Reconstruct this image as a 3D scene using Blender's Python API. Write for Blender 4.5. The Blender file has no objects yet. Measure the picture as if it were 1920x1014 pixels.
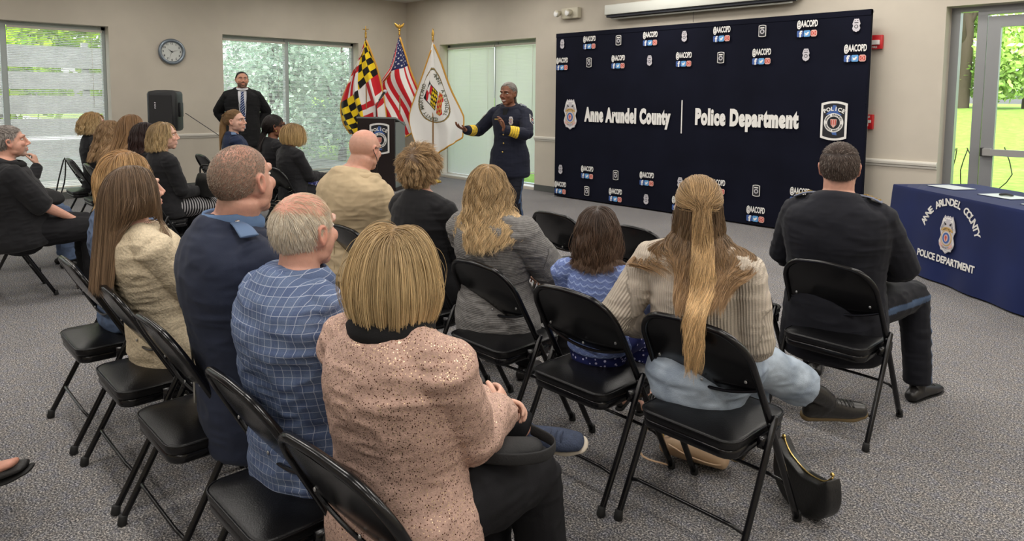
import bpy, math, random
import numpy as np
from mathutils import Vector, Matrix

sc = bpy.context.scene
COL = sc.collection
PI = math.pi
R = math.radians

# ------------------------------------------------------------------ camera
YAW, PITCH, ROLL, CAMZ = .8071, .0858, .0094, 1.53
FPX, CX, CY = 1317.3, 974.7, 294.2
_F = np.array([-math.sin(YAW), math.cos(YAW), 0.]); _R = np.array([math.cos(YAW), math.sin(YAW), 0.]); _U = np.array([0, 0, 1.])
f2 = _F*math.cos(PITCH)-_U*math.sin(PITCH); u2 = _U*math.cos(PITCH)+_F*math.sin(PITCH)
r3 = _R*math.cos(ROLL)+u2*math.sin(ROLL); u3 = u2*math.cos(ROLL)-_R*math.sin(ROLL)
cd = bpy.data.cameras.new('camera'); cam = bpy.data.objects.new('camera', cd); COL.objects.link(cam)
cam.matrix_world = Matrix(((r3[0], u3[0], -f2[0], 0), (r3[1], u3[1], -f2[1], 0), (r3[2], u3[2], -f2[2], CAMZ), (0, 0, 0, 1)))
cd.sensor_width = 36; cd.sensor_fit = 'HORIZONTAL'; cd.lens = FPX*36/1920
cd.shift_x = (960-CX)/1920; cd.shift_y = (CY-507)/1920
cd.clip_start = .05; cd.clip_end = 300
sc.camera = cam

# ------------------------------------------------------------------ world, sun, exposure
sc.view_settings.view_transform = 'Standard'; sc.view_settings.look = 'None'
sc.view_settings.exposure = 0.0; sc.view_settings.gamma = 1.0
sc.view_settings.use_curve_mapping = False
sc.cycles.use_denoising = True
try: sc.cycles.denoiser = 'OPENIMAGEDENOISE'
except Exception: pass
try: sc.cycles_curves.shape = 'RIBBONS'
except Exception: pass
sc.cycles.max_bounces = 8; sc.cycles.diffuse_bounces = 4; sc.cycles.glossy_bounces = 3
sc.cycles.transparent_max_bounces = 12; sc.cycles.sample_clamp_indirect = 4
sc.cycles.caustics_reflective = False; sc.cycles.caustics_refractive = False
w = bpy.data.worlds.new('world'); sc.world = w; w.use_nodes = True
nt = w.node_tree; bg = nt.nodes['Background']
sky = nt.nodes.new('ShaderNodeTexSky'); sky.sky_type = 'NISHITA'; sky.sun_disc = False
sky.sun_elevation = R(50); sky.sun_rotation = R(150); sky.dust_density = 3; sky.air_density = 1
hs = nt.nodes.new('ShaderNodeHueSaturation'); hs.inputs['Saturation'].default_value = .35
nt.links.new(sky.outputs[0], hs.inputs['Color']); nt.links.new(hs.outputs[0], bg.inputs['Color'])
bg.inputs['Strength'].default_value = .85
sl = bpy.data.lights.new('sun', 'SUN'); sl.energy = 3.6; sl.angle = R(2); sl.color = (1, .95, .86)
so = bpy.data.objects.new('sun', sl); COL.objects.link(so)
so.rotation_euler = Vector((-.35, .75, -1.0)).to_track_quat('-Z', 'Y').to_euler()
LAMPS = []
CEIL = 3.35
for lx in (-10.2, -7.8, -5.4, -3.0, -.6, 1.8):
    for ly in (-1.8, .6, 3.0, 5.4, 7.0):
        ld = bpy.data.lights.new('troffer_light', 'AREA'); ld.shape = 'RECTANGLE'; ld.size = 1.1; ld.size_y = .5
        ld.energy = 30 if lx > -7 else 17; ld.color = (1, .95, .89)
        lo = bpy.data.objects.new('troffer_light', ld); COL.objects.link(lo); lo.location = (lx, ly, CEIL-.03)
        LAMPS.append((lx, ly))
for (px, py, rz, sx) in ((-11.95, 1.9, -90, 2.6), (-11.95, 6.2, -90, 2.6), (-9., 8.35, 180, 2.4), (-1.2, 8.4, 180, 2.)):
    pd = bpy.data.lights.new('window_portal', 'AREA'); pd.shape = 'RECTANGLE'; pd.size = sx; pd.size_y = 2.4
    pd.cycles.is_portal = True
    po = bpy.data.objects.new('window_portal', pd); COL.objects.link(po)
    po.location = (px, py, 1.25); po.rotation_euler = (R(90), 0, R(rz))

# ------------------------------------------------------------------ materials
MATS = {}
def lin(c):
    return tuple(((x+.055)/1.055)**2.4 if x > .04045 else x/12.92 for x in c)
def hexc(r, g, b): return lin((r/255, g/255, b/255))
def mat(name, color=(.5, .5, .5), rough=.6, metal=0., spec=.5, noise=None, bump=None, attr=False, sheen=0., trans=None, emis=None, coat=0., coords='Object', nrange=(.8, 1.15)):
    """noise=(scale, detail) tints the colour; bump=(scale, strength)"""
    if name in MATS: return MATS[name]
    m = bpy.data.materials.new(name); m.use_nodes = True; n = m.node_tree; b = n.nodes['Principled BSDF']; L = n.links.new
    b.inputs['Roughness'].default_value = rough; b.inputs['Metallic'].default_value = metal
    b.inputs['Specular IOR Level'].default_value = spec; b.inputs['Sheen Weight'].default_value = sheen; b.inputs['Coat Weight'].default_value = coat
    b.inputs['Base Color'].default_value = (*color, 1)
    src = None
    if attr:
        a = n.nodes.new('ShaderNodeAttribute'); a.attribute_name = 'col'; src = a.outputs['Color']
    tc = n.nodes.new('ShaderNodeTexCoord')
    if noise:
        t = n.nodes.new('ShaderNodeTexNoise'); t.inputs['Scale'].default_value = noise[0]; t.inputs['Detail'].default_value = noise[1]
        L(tc.outputs[coords], t.inputs['Vector'])
        mr = n.nodes.new('ShaderNodeMapRange'); mr.inputs[1].default_value = .3; mr.inputs[2].default_value = .7
        mr.inputs[3].default_value = nrange[0]; mr.inputs[4].default_value = nrange[1]
        L(t.outputs['Fac'], mr.inputs[0])
        mx = n.nodes.new('ShaderNodeVectorMath'); mx.operation = 'SCALE'
        if src: L(src, mx.inputs[0])
        else: mx.inputs[0].default_value = color
        L(mr.outputs[0], mx.inputs['Scale']); src = mx.outputs[0]
    if src: L(src, b.inputs['Base Color'])
    if bump:
        t = n.nodes.new('ShaderNodeTexNoise'); t.inputs['Scale'].default_value = bump[0]; t.inputs['Detail'].default_value = 4
        L(tc.outputs[coords], t.inputs['Vector'])
        bp = n.nodes.new('ShaderNodeBump'); bp.inputs['Strength'].default_value = bump[1]; bp.inputs['Distance'].default_value = .01
        L(t.outputs['Fac'], bp.inputs['Height']); L(bp.outputs[0], b.inputs['Normal'])
    if trans: b.inputs['Transmission Weight'].default_value = trans
    if emis: b.inputs['Emission Color'].default_value = (*emis[:3], 1); b.inputs['Emission Strength'].default_value = emis[3]
    MATS[name] = m; return m

def nodes_of(m):
    n = m.node_tree
    return n, n.nodes['Principled BSDF'], n.links.new
def math_node(n, op, a, b=None, c=None):
    q = n.nodes.new('ShaderNodeMath'); q.operation = op
    for i, v in enumerate((a, b, c)):
        if v is None: continue
        if isinstance(v, (int, float)): q.inputs[i].default_value = v
        else: n.links.new(v, q.inputs[i])
    return q.outputs[0]

# ------------------------------------------------------------------ noise
_rng = np.random.default_rng(5)
_LAT = _rng.random((32, 32, 32)).astype(np.float32)
def vnoise(P, scale):
    """value noise in -1..1 of points (N,3); scale may be a 3-vector"""
    Q = np.asarray(P)*np.asarray(scale); i = np.floor(Q).astype(int); f = Q-i; f = f*f*(3-2*f)
    r = 0
    for a in (0, 1):
        for b in (0, 1):
            for c in (0, 1):
                wt = (f[:, 0] if a else 1-f[:, 0])*(f[:, 1] if b else 1-f[:, 1])*(f[:, 2] if c else 1-f[:, 2])
                r = r+wt*_LAT[(i[:, 0]+a) % 32, (i[:, 1]+b) % 32, (i[:, 2]+c) % 32]
    return r*2-1

# ------------------------------------------------------------------ mesh builder
def nrm(v):
    v = np.asarray(v, float); return v/(np.linalg.norm(v)+1e-12)
def catmull(P, sub):
    P = np.asarray(P, float)
    if len(P) < 3 or sub <= 1:
        if sub <= 1: return P
        t = np.linspace(0, 1, sub*(len(P)-1)+1)[:, None]; return P[0]*(1-t)+P[-1]*t
    E = np.vstack([2*P[0]-P[1], P, 2*P[-1]-P[-2]]); out = []
    for i in range(1, len(E)-2):
        a, b, c, d = E[i-1:i+3]
        for k in range(sub):
            t = k/sub
            out.append(.5*((2*b)+(-a+c)*t+(2*a-5*b+4*c-d)*t*t+(-a+3*b-3*c+d)*t**3))
    out.append(P[-1]); return np.array(out)
class G:
    def __init__(s): s.V = []; s.F = []; s.n = 0; s.mi = []; s.cur = 0
    def add(s, V, F):
        V = np.asarray(V, float).reshape(-1, 3); s.V.append(V)
        for f in F: s.F.append([int(i)+s.n for i in f]); s.mi.append(s.cur)
        s.n += len(V); return s
    def box(s, lo, hi, M=None):
        x0, y0, z0 = lo; x1, y1, z1 = hi
        V = np.array([(x0, y0, z0), (x1, y0, z0), (x1, y1, z0), (x0, y1, z0), (x0, y0, z1), (x1, y0, z1), (x1, y1, z1), (x0, y1, z1)], float)
        if M is not None: V = V@np.asarray(M)[:3, :3].T+np.asarray(M)[:3, 3]
        return s.add(V, [(0, 3, 2, 1), (4, 5, 6, 7), (0, 1, 5, 4), (1, 2, 6, 5), (2, 3, 7, 6), (3, 0, 4, 7)])
    def rbox(s, lo, hi, r=.02, k=4, crown=0.):
        """box with rounded vertical corners, softened top and bottom edges"""
        x0, y0, z0 = lo; x1, y1, z1 = hi; rings = []
        e = min(r*.6, (z1-z0)*.3)
        prof = [(z0, e), (z0+e*.3, e*.3), (z0+e, 0), (z1-e, 0), (z1-e*.3, e*.3), (z1, e)]
        for z, ins in prof:
            ring = []
            for cx, cy, a0 in ((x1-r, y1-r, 0), (x0+r, y1-r, 90), (x0+r, y0+r, 180), (x1-r, y0+r, 270)):
                for j in range(k+1):
                    a = R(a0+90*j/k); ring.append((cx+(r-ins)*math.cos(a), cy+(r-ins)*math.sin(a), z))
            rings.append(ring)
        n = len(rings[0]); V = np.array(rings).reshape(-1, 3); F = []
        for i in range(len(rings)-1):
            for j in range(n): F.append((i*n+j, i*n+(j+1) % n, (i+1)*n+(j+1) % n, (i+1)*n+j))
        F.append(tuple(range(n))[::-1])
        c = len(V); V = np.vstack([V, [((x0+x1)/2, (y0+y1)/2, z1+crown)]])
        # crowned cushion: middle ring
        top = V[(len(rings)-1)*n:(len(rings))*n]; mid = top*.55+np.array([(x0+x1)/2, (y0+y1)/2, z1])*.45; mid[:, 2] = z1+crown*.8
        V = np.vstack([V, mid]); b = (len(rings)-1)*n
        for j in range(n):
            F.append((b+j, b+(j+1) % n, c+1+(j+1) % n, c+1+j)); F.append((c+1+j, c+1+(j+1) % n, c))
        return s.add(V, F)
    def loft(s, P, rad, side=(1, 0, 0), n=16, sub=3, cap=True, rnd=.6, closed=False):
        P = np.asarray(P, float); rad = np.asarray([(r, r) if np.isscalar(r) else r for r in rad], float)
        Q = catmull(P, sub); A = catmull(np.hstack([rad, rad[:, :1]*0]), sub)[:, :2] if sub > 1 else rad
        T = np.gradient(Q, axis=0); T /= np.linalg.norm(T, axis=1)[:, None]+1e-12
        if cap:   # rounded ends
            h = []
            for c, d in ((.35, .94), (.7, .71), (.95, .3)): h.append((c, d))
            r0 = A[0].mean()*rnd; r1 = A[-1].mean()*rnd
            pre = [Q[0]-T[0]*r0*c for c, d in h][::-1]; post = [Q[-1]+T[-1]*r1*c for c, d in h]
            prea = [A[0]*d for c, d in h][::-1]; posta = [A[-1]*d for c, d in h]
            Q = np.vstack([pre, Q, post]); A = np.vstack([prea, A, posta]); T = np.vstack([[T[0]]*3, T, [T[-1]]*3])
        sd = np.asarray(side, float)
        a = np.linspace(0, 2*PI, n, endpoint=False); V = []
        for i in range(len(Q)):
            u = sd-T[i]*(sd@T[i]); L = np.linalg.norm(u)
            if L < 1e-3: u = np.cross(T[i], [0, 0, 1.]); L = np.linalg.norm(u)
            u = u/L; v = np.cross(T[i], u); sd = u if L < .3 else sd
            V.append(Q[i]+np.outer(np.cos(a)*A[i, 0], u)+np.outer(np.sin(a)*A[i, 1], v))
        V = np.vstack(V); F = []; m = len(Q)
        for i in range(m-1):
            for j in range(n): F.append((i*n+j, i*n+(j+1) % n, (i+1)*n+(j+1) % n, (i+1)*n+j))
        if closed:
            for j in range(n): F.append(((m-1)*n+j, (m-1)*n+(j+1) % n, (j+1) % n, j))
        else:
            F.append(tuple(range(n))[::-1]); F.append(tuple((m-1)*n+j for j in range(n)))
        return s.add(V, F)
    def tube(s, P, r, n=10, sub=1, side=(1, 0, 0)): return s.loft(P, [r]*len(P), side=side, n=n, sub=sub, cap=False)
    def ball(s, c, r, n=16, m=10, M=None):
        r = np.ones(3)*np.asarray(r); V = []
        for i in range(m+1):
            t = PI*i/m
            for j in range(n): p = 2*PI*j/n; V.append((math.sin(t)*math.cos(p), math.sin(t)*math.sin(p), math.cos(t)))
        V = np.array(V)*r
        if M is not None: V = V@np.asarray(M).T
        V = V+np.asarray(c); F = []
        for i in range(m):
            for j in range(n): F.append((i*n+j, (i+1)*n+j, (i+1)*n+(j+1) % n, i*n+(j+1) % n))
        return s.add(V, F)
    def prism(s, pts, z0, z1, f=None):
        """outline pts (x,z) extruded along y from z0 to z1; f maps (x,y,z)"""
        n = len(pts); V = [(p[0], z0, p[1]) for p in pts]+[(p[0], z1, p[1]) for p in pts]
        F = [tuple(range(n)), tuple(range(2*n-1, n-1, -1))]+[(i, i+n, (i+1) % n+n, (i+1) % n) for i in range(n)]
        return s.add(V, F)
    def xf(s, M):
        M = np.asarray(M)
        s.V = [v@M[:3, :3].T+M[:3, 3] for v in s.V]; return s
    def arr(s): return np.vstack(s.V)
    def build(s, name, m, parent=None, smooth=True, loc=None, rot=None, auto=None):
        me = bpy.data.meshes.new(name); me.from_pydata(s.arr().tolist(), [], s.F)
        ms = m if isinstance(m, (list, tuple)) else [m]
        for x in ms: me.materials.append(x)
        if len(ms) > 1: me.polygons.foreach_set('material_index', s.mi)
        return link(name, me, parent, smooth, loc, rot, auto)
def link(name, me, parent=None, smooth=True, loc=None, rot=None, auto=None):
    if smooth:
        me.polygons.foreach_set('use_smooth', [True]*len(me.polygons))
        if auto is not None: me.set_sharp_from_angle(angle=R(auto))
    me.update()
    o = bpy.data.objects.new(name, me); COL.objects.link(o)
    if parent: o.parent = parent
    if loc is not None: o.location = loc
    if rot is not None: o.rotation_euler = rot
    return o
def tag(o, label=None, cat=None, group=None, kind=None):
    if label: o['label'] = label
    if cat: o['category'] = cat
    if group: o['group'] = group
    if kind: o['kind'] = kind
    return o
def empty(name, loc=(0, 0, 0), rz=0., **k):
    o = bpy.data.objects.new(name, None); COL.objects.link(o); o.location = loc; o.rotation_euler = (0, 0, rz); o.empty_display_size = .1
    return tag(o, **k)
def raw_mesh(name, V, F, m, parent=None, cols=None, smooth=True, extra=None, auto=None):
    """V (n,3); F (m,k) int array; cols per vertex"""
    V = np.asarray(V, np.float32); F = np.asarray(F, np.int32)
    me = bpy.data.meshes.new(name); me.vertices.add(len(V)); me.vertices.foreach_set('co', V.ravel())
    k = F.shape[1]; me.loops.add(F.size); me.loops.foreach_set('vertex_index', F.ravel())
    me.polygons.add(len(F)); me.polygons.foreach_set('loop_start', np.arange(0, F.size, k, dtype=np.int32))
    try: me.polygons.foreach_set('loop_total', np.full(len(F), k, np.int32))
    except Exception: pass
    me.update(calc_edges=True)
    for x in (m if isinstance(m, (list, tuple)) else [m]): me.materials.append(x)
    if cols is not None:
        a = me.color_attributes.new('col', 'FLOAT_COLOR', 'POINT')
        C = np.ones((len(V), 4), np.float32); C[:, :3] = cols; a.data.foreach_set('color', C.ravel())
    if extra is not None:
        for kx, arr in extra.items():
            a = me.attributes.new(kx, 'FLOAT_VECTOR', 'POINT'); a.data.foreach_set('vector', np.asarray(arr, np.float32).ravel())
    return link(name, me, parent, smooth, auto=auto)
def rotz(a):
    c, s = math.cos(a), math.sin(a); return np.array([[c, -s, 0], [s, c, 0], [0, 0, 1.]])
def rotx(a):
    c, s = math.cos(a), math.sin(a); return np.array([[1, 0, 0], [0, c, -s], [0, s, c]])
def roty(a):
    c, s = math.cos(a), math.sin(a); return np.array([[c, 0, s], [0, 1, 0], [-s, 0, c]])
def M4(Rm, t):
    M = np.eye(4); M[:3, :3] = Rm; M[:3, 3] = t; return M

def text_mesh(txt, size, depth=.002, offset=0., sx=1., align='CENTER', space=1.):
    """letters in the x-z plane, front towards -y; returns G"""
    cu = bpy.data.curves.new('t', 'FONT'); cu.body = txt; cu.size = size; cu.extrude = depth/2; cu.offset = offset
    cu.align_x = align; cu.align_y = 'CENTER'; cu.resolution_u = 3; cu.space_character = space
    o = bpy.data.objects.new('t', cu); COL.objects.link(o)
    dg = bpy.context.evaluated_depsgraph_get(); me = bpy.data.meshes.new_from_object(o.evaluated_get(dg))
    g = G(); V = np.array([v.co[:] for v in me.vertices]) if len(me.vertices) else np.zeros((0, 3))
    V = np.stack([V[:, 0]*sx, -V[:, 2], V[:, 1]], 1)
    g.add(V, [tuple(p.vertices) for p in me.polygons])
    bpy.data.objects.remove(o); bpy.data.curves.remove(cu); bpy.data.meshes.remove(me); return g
def join(g, h, M=None, mi=None):
    V = h.arr()
    if M is not None: V = V@np.asarray(M)[:3, :3].T+np.asarray(M)[:3, 3]
    cur = g.cur
    if mi is not None: g.cur = mi
    g.add(V, h.F); g.cur = cur; return g
def arc_text(g, txt, size, rad, a0, a1, mi, y=0., cx=0., cz=0., offset=0., up=True, sx=1., depth=.002):
    """letters along an arc (angles in degrees, clockwise from the left when up)"""
    n = len(txt)
    for i, ch in enumerate(txt):
        if ch == ' ': continue
        a = R(a0+(a1-a0)*(i/(n-1) if n > 1 else .5)); h = text_mesh(ch, size, depth, offset, sx)
        rr = (a-PI/2) if up else (a+PI/2)
        Rm = np.array([[math.cos(rr), 0, -math.sin(rr)], [0, 1, 0], [math.sin(rr), 0, math.cos(rr)]])
        join(g, h, M4(Rm, (cx+rad*math.cos(a), y, cz+rad*math.sin(a))), mi)

# ================================================================== the room
XA, YB = -11.75, 8.1
X1, Y0 = 3.0, -4.5
paint = mat('wall_paint', hexc(196, 188, 174), .75, noise=(3, 3), bump=(160, .05), nrange=(.96, 1.03))
ceil_m = mat('ceiling_tile', (.7, .69, .66), .9, noise=(60, 3), nrange=(.93, 1.05))
white_m = mat('white_trim', hexc(214, 210, 200), .5)
base_m = mat('rubber_base', hexc(82, 84, 82), .6)
alu = mat('window_aluminium', hexc(168, 176, 174), .45, .3)
alu_d = mat('door_aluminium', hexc(150, 152, 154), .4, .5)
carpet = mat('carpet', rough=.95, spec=.1)
n, b, L = nodes_of(carpet)
tc = n.nodes.new('ShaderNodeTexCoord')
def tnoise(scale, det=3, rough=.6):
    t = n.nodes.new('ShaderNodeTexNoise'); t.inputs['Scale'].default_value = scale; t.inputs['Detail'].default_value = det; t.inputs['Roughness'].default_value = rough
    L(tc.outputs['Object'], t.inputs['Vector']); return t.outputs['Fac']
def ramp(fac, stops):
    r = n.nodes.new('ShaderNodeValToRGB'); L(fac, r.inputs[0]); e = r.color_ramp.elements
    while len(e) < len(stops): e.new(.5)
    for i, (p, c) in enumerate(stops): e[i].position = p; e[i].color = (*c, 1)
    return r.outputs[0]
def mixc(kind, f, a, c):
    x = n.nodes.new('ShaderNodeMix'); x.data_type = 'RGBA'; x.blend_type = kind
    if isinstance(f, float): x.inputs[0].default_value = f
    else: L(f, x.inputs[0])
    for s, v in ((6, a), (7, c)):
        if isinstance(v, tuple): x.inputs[s].default_value = (*v, 1)
        else: L(v, x.inputs[s])
    return x.outputs[2]
fine = ramp(tnoise(135, 3, .85), [(.34, hexc(26, 27, 31)), (.46, hexc(92, 92, 95)), (.54, hexc(138, 136, 136)), (.66, hexc(232, 228, 222))])
hue = ramp(tnoise(22, 3), [(.35, (.92, .94, 1.03)), (.5, (1., .99, .98)), (.65, (1.05, 1., .95))])
big = ramp(tnoise(1.3, 4), [(.3, (.80, .80, .81)), (.7, (.98, .98, .97))])
L(mixc('MULTIPLY', 1.0, mixc('MULTIPLY', 1.0, fine, hue), big), b.inputs['Base Color'])
bp = n.nodes.new('ShaderNodeBump'); bp.inputs['Strength'].default_value = .5; bp.inputs['Distance'].default_value = .006
L(tnoise(150, 3), bp.inputs['Height']); L(bp.outputs[0], b.inputs['Normal'])

tag(G().box((XA-.3, Y0-.3, -.12), (X1+.3, YB+.3, 0)).build('floor', carpet, smooth=False), kind='structure')
tag(G().box((XA-.3, Y0-.3, CEIL), (X1+.3, YB+.3, CEIL+.2)).build('ceiling', ceil_m, smooth=False), kind='structure')
W1 = (.25, 2.845, .1, 2.5); W2 = (4.5, 7.02, .1, 2.5); W3 = (-10.66, -8.11, .03, 2.48); DR = (-2.235, .1, 0., 2.476)
def wall_with_holes(name, axis, c0, c1, a0, a1, holes):
    g = G(); x = a0
    def bx(u0, u1, z0, z1):
        if axis == 'x': g.box((c0, u0, z0), (c1, u1, z1))
        else: g.box((u0, c0, z0), (u1, c1, z1))
    for h in sorted(holes):
        bx(x, h[0], 0, CEIL); bx(h[0], h[1], h[3], CEIL)
        if h[2] > 0: bx(h[0], h[1], 0, h[2])
        x = h[1]
    bx(x, a1, 0, CEIL); return tag(g.build(name, paint, smooth=False), kind='structure')
W0 = (-2.9, -.3, .1, 2.5)
wall_with_holes('wall_left', 'x', XA-.3, XA, Y0-.3, YB+.3, [W0, W1, W2])
wall_with_holes('wall_back', 'y', YB, YB+.3, XA, X1+.3, [W3, DR])
wall_with_holes('wall_right', 'x', X1, X1+.3, Y0-.3, YB, [])
wall_with_holes('wall_front', 'y', Y0-.3, Y0, XA, X1, [])

# chair rail and rubber base along both walls
def rail_run(name, axis, spans, prof, m):
    g = G()
    for u0, u1 in spans:
        pts = [(p[0], p[1]) for p in prof]; k = len(pts); V = []
        for u in (u0, u1):
            for d, z in pts: V.append((XA+d, u, z) if axis == 'x' else (u, YB-d, z))
        F = [(i, (i+1) % k, (i+1) % k+k, i+k) for i in range(k)]+[tuple(range(k))[::-1], tuple(range(k, 2*k))]
        g.add(V, F)
    return tag(g.build(name, m, smooth=False), kind='structure')
RP = [(0, .815), (.012, .82), (.016, .84), (.03, .85), (.034, .872), (.03, .885), (.012, .892), (0, .893)]
BP = [(0, 0), (.012, 0), (.008, .1), (0, .1)]
rail_run('trim_1', 'x', [(Y0, W0[0]), (W0[1], W1[0]), (W1[1], W2[0]), (W2[1], YB)], RP, white_m)
rail_run('trim_2', 'y', [(XA, W3[0]), (W3[1], DR[0]), (DR[1], X1)], RP, white_m)
rail_run('baseboard_left', 'x', [(Y0, YB)], BP, base_m)
rail_run('baseboard_back', 'y', [(XA, W3[0]), (W3[1], DR[0]), (DR[1], X1)], BP, base_m)
for i, (lx, ly) in enumerate(LAMPS):
    o = G().box((lx-.6, ly-.3, CEIL-.02), (lx+.6, ly+.3, CEIL-.001)).build('ceiling_light', white_m, smooth=False)
    tag(o, 'recessed rectangular ceiling light panel above the audience', 'ceiling light', 'ceiling light panels')

# glass
gm = bpy.data.materials.new('clear_glass'); gm.use_nodes = True; n = gm.node_tree; n.nodes.clear()
out = n.nodes.new('ShaderNodeOutputMaterial'); tr = n.nodes.new('ShaderNodeBsdfTransparent'); tr.inputs[0].default_value = (.95, .97, .97, 1)
gl = n.nodes.new('ShaderNodeBsdfGlossy'); gl.inputs['Roughness'].default_value = .02; mx = n.nodes.new('ShaderNodeMixShader'); mx.inputs[0].default_value = .05
n.links.new(tr.outputs[0], mx.inputs[1]); n.links.new(gl.outputs[0], mx.inputs[2]); n.links.new(mx.outputs[0], out.inputs[0])
bm_ = bpy.data.materials.new('blind_slat'); bm_.use_nodes = True; n = bm_.node_tree; n.nodes.clear()
out = n.nodes.new('ShaderNodeOutputMaterial'); d = n.nodes.new('ShaderNodeBsdfDiffuse'); d.inputs[0].default_value = (.74, .76, .75, 1)
t = n.nodes.new('ShaderNodeBsdfTranslucent'); t.inputs[0].default_value = (.82, .84, .82, 1); mx = n.nodes.new('ShaderNodeMixShader'); mx.inputs[0].default_value = .3
n.links.new(d.outputs[0], mx.inputs[1]); n.links.new(t.outputs[0], mx.inputs[2]); n.links.new(mx.outputs[0], out.inputs[0])

def place(axis, g, u0, c, z0=0.):
    """local x along the wall, local y = depth outward from room face, z up -> world"""
    if axis == 'x': M = M4(np.array([[0, -1, 0], [1, 0, 0], [0, 0, 1.]]), (XA, 0, 0))   # x->+y, y->-x
    else: M = M4(np.eye(3), (0, YB, 0))
    return g.xf(M)
def window(name, axis, W, mull, blinds):
    u0, u1, z0, z1 = W; D = .2; fw = .05
    fr = G()
    for a, b_ in ((u0, u0+fw), (u1-fw, u1)): fr.box((a, D, z0), (b_, D+.07, z1))
    fr.box((u0, D, z1-fw), (u1, D+.07, z1)); fr.box((u0, D, z0), (u1, D+.07, z0+fw*.8))
    fr.box((mull-.035, D-.02, z0), (mull+.035, D+.07, z1))
    root = tag(place(axis, fr, 0, 0).build(name, alu, smooth=False), kind='structure')
    sill = G().box((u0+.002, .0, z0-.02+.02), (u1-.002, D, z0+.02)); place(axis, sill, 0, 0).build('sill', white_m, root, smooth=False)
    for a, b_ in ((u0+fw, mull-.035), (mull+.035, u1-fw)):
        p = G().box((a, D+.03, z0+.03), (b_, D+.036, z1-fw)); place(axis, p, 0, 0).build('pane', gm, root, smooth=False)
    for (a, b_, zb, tilt, label) in blinds:
        w_ = .0125 if tilt < 50 else .0148; pitch = .0235; g = G(); zt = z1-fw-.035; c, s_ = math.cos(R(tilt))*w_, math.sin(R(tilt))*w_
        z = zt-.02; Dc = D-.045
        while z > zb+.02:
            # room-side edge low, outer edge high, slightly crowned
            V = []
            for q, cr in ((-1, 0), (0, .0022), (1, 0)):
                for u in (a, b_): V.append((u, Dc+q*c, z+q*s_+cr))
            g.add(V, [(0, 1, 3, 2), (2, 3, 5, 4)]); z -= pitch
        for q in range(3):
            u = a+(b_-a)*(.15+.35*q)
            for dy in (-.012, .012): g.box((u-.0008, Dc+dy-.0006, zb), (u+.0008, Dc+dy+.0006, zt))
        ob = place(axis, g, 0, 0).build('window_blind', bm_, smooth=False)
        tag(ob, label, 'window blind', 'horizontal slat blinds in the windows')
        r_ = G().box((a, Dc-.018, zt-.005), (b_, Dc+.018, zt+.03)); place(axis, r_, 0, 0).build('headrail', white_m, ob, smooth=False)
        r_ = G().box((a, Dc-.012, zb), (b_, Dc+.012, zb+.016)); place(axis, r_, 0, 0).build('bottom_rail', white_m, ob, smooth=False)
        r_ = G().tube([(b_-.14, Dc-.03, zt), (b_-.14, Dc-.03, zt-1.1)], .003, 6); place(axis, r_, 0, 0).build('tilt_wand', white_m, ob)
window('window_1', 'x', W1, 1.60, [(.31, 1.56, .15, 30, 'slat blind at the left edge of the photo, left of the window mullion'), (1.64, 2.79, .15, 30, 'wide slat blind behind the women at left, showing grey fence bands')])
window('window_2', 'x', W2, 5.68, [(4.56, 5.64, .15, 22, 'open slat blind directly behind the standing man in black suit'), (5.72, 6.96, .15, 24, 'open slat blind with white glare, left of the yellow and black flag')])
window('window_3', 'y', W3, -9.27, [(-10.605, -9.285, .06, 60, 'closed pale slat blind between white flag and speaking officer'), (-9.255, -8.165, .24, 60, 'closed pale slat blind right behind speaking officer, raised above grass')])
window('window_4', 'x', W0, -1.6, [(-2.83, -1.65, .15, 30, 'slat blind of the window outside the left edge'), (-1.55, -.37, .15, 30, 'second slat blind of the window outside the left edge')])

# glazed door with sidelight
def bx_(g, x0, x1, y0, y1, z0, z1): g.box((x0, y0, z0), (x1, y1, z1))
g = G(); yd0, yd1 = YB+.19, YB+.28
bx_(g, -2.235, -2.155, yd0, yd1, 0, 2.476)
bx_(g, -2.0, -1.915, yd0, yd1, 0, 2.476)
bx_(g, -2.155, -2.0, yd0, yd1, 2.43, 2.476); bx_(g, -1.915, .1, yd0, yd1, 2.39, 2.476); bx_(g, .04, .1, yd0, yd1, 0, 2.4); bx_(g, -2.155, -2.0, yd0, yd1, 0, .06)
door = tag(g.build('door_1', alu_d, smooth=False), kind='structure')
G().box((-2.155, YB+.23, .06), (-2.0, YB+.236, 2.43)).build('sidelight_pane', gm, door, smooth=False)
# wide opening: door leaf
g = G(); x0, x1 = -1.905, -.78
bx_(g, x0, x0+.11, yd0-.01, yd0+.05, .01, 2.37); bx_(g, x1-.11, x1, yd0-.01, yd0+.05, .01, 2.37)
bx_(g, x0+.11, x1-.11, yd0-.01, yd0+.05, 2.26, 2.37); bx_(g, x0+.11, x1-.11, yd0-.01, yd0+.05, .01, .26)
g.build('door_leaf', alu_d, door, smooth=False)
G().box((x0+.11, yd0+.015, .26), (x1-.11, yd0+.021, 2.26)).build('door_pane', gm, door, smooth=False)
G().box((x1+.02, yd0, 0), (x1+.08, yd1, 2.4)).build('door_mullion', alu_d, door, smooth=False)
G().box((x1+.08, YB+.23, .06), (.04, YB+.236, 2.4)).build('sidelight_pane', gm, door, smooth=False)
bar = G(); bx_(bar, x0+.03, x1-.03, YB+.12, YB+.16, .985, 1.05); bx_(bar, x0+.02, x0+.1, YB+.13, yd0, .98, 1.055); bx_(bar, x1-.1, x1-.02, YB+.13, yd0, .98, 1.055)
bar.build('push_bar', mat('brushed_bar', hexc(190, 190, 188), .35, .7), door, smooth=False)
G().box((x0+.012, YB+.115, .975), (x0+.03, YB+.185, 1.06)).build('bar_end_cap', mat('black_plastic', (.012, .012, .013), .45), door, smooth=False)

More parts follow.
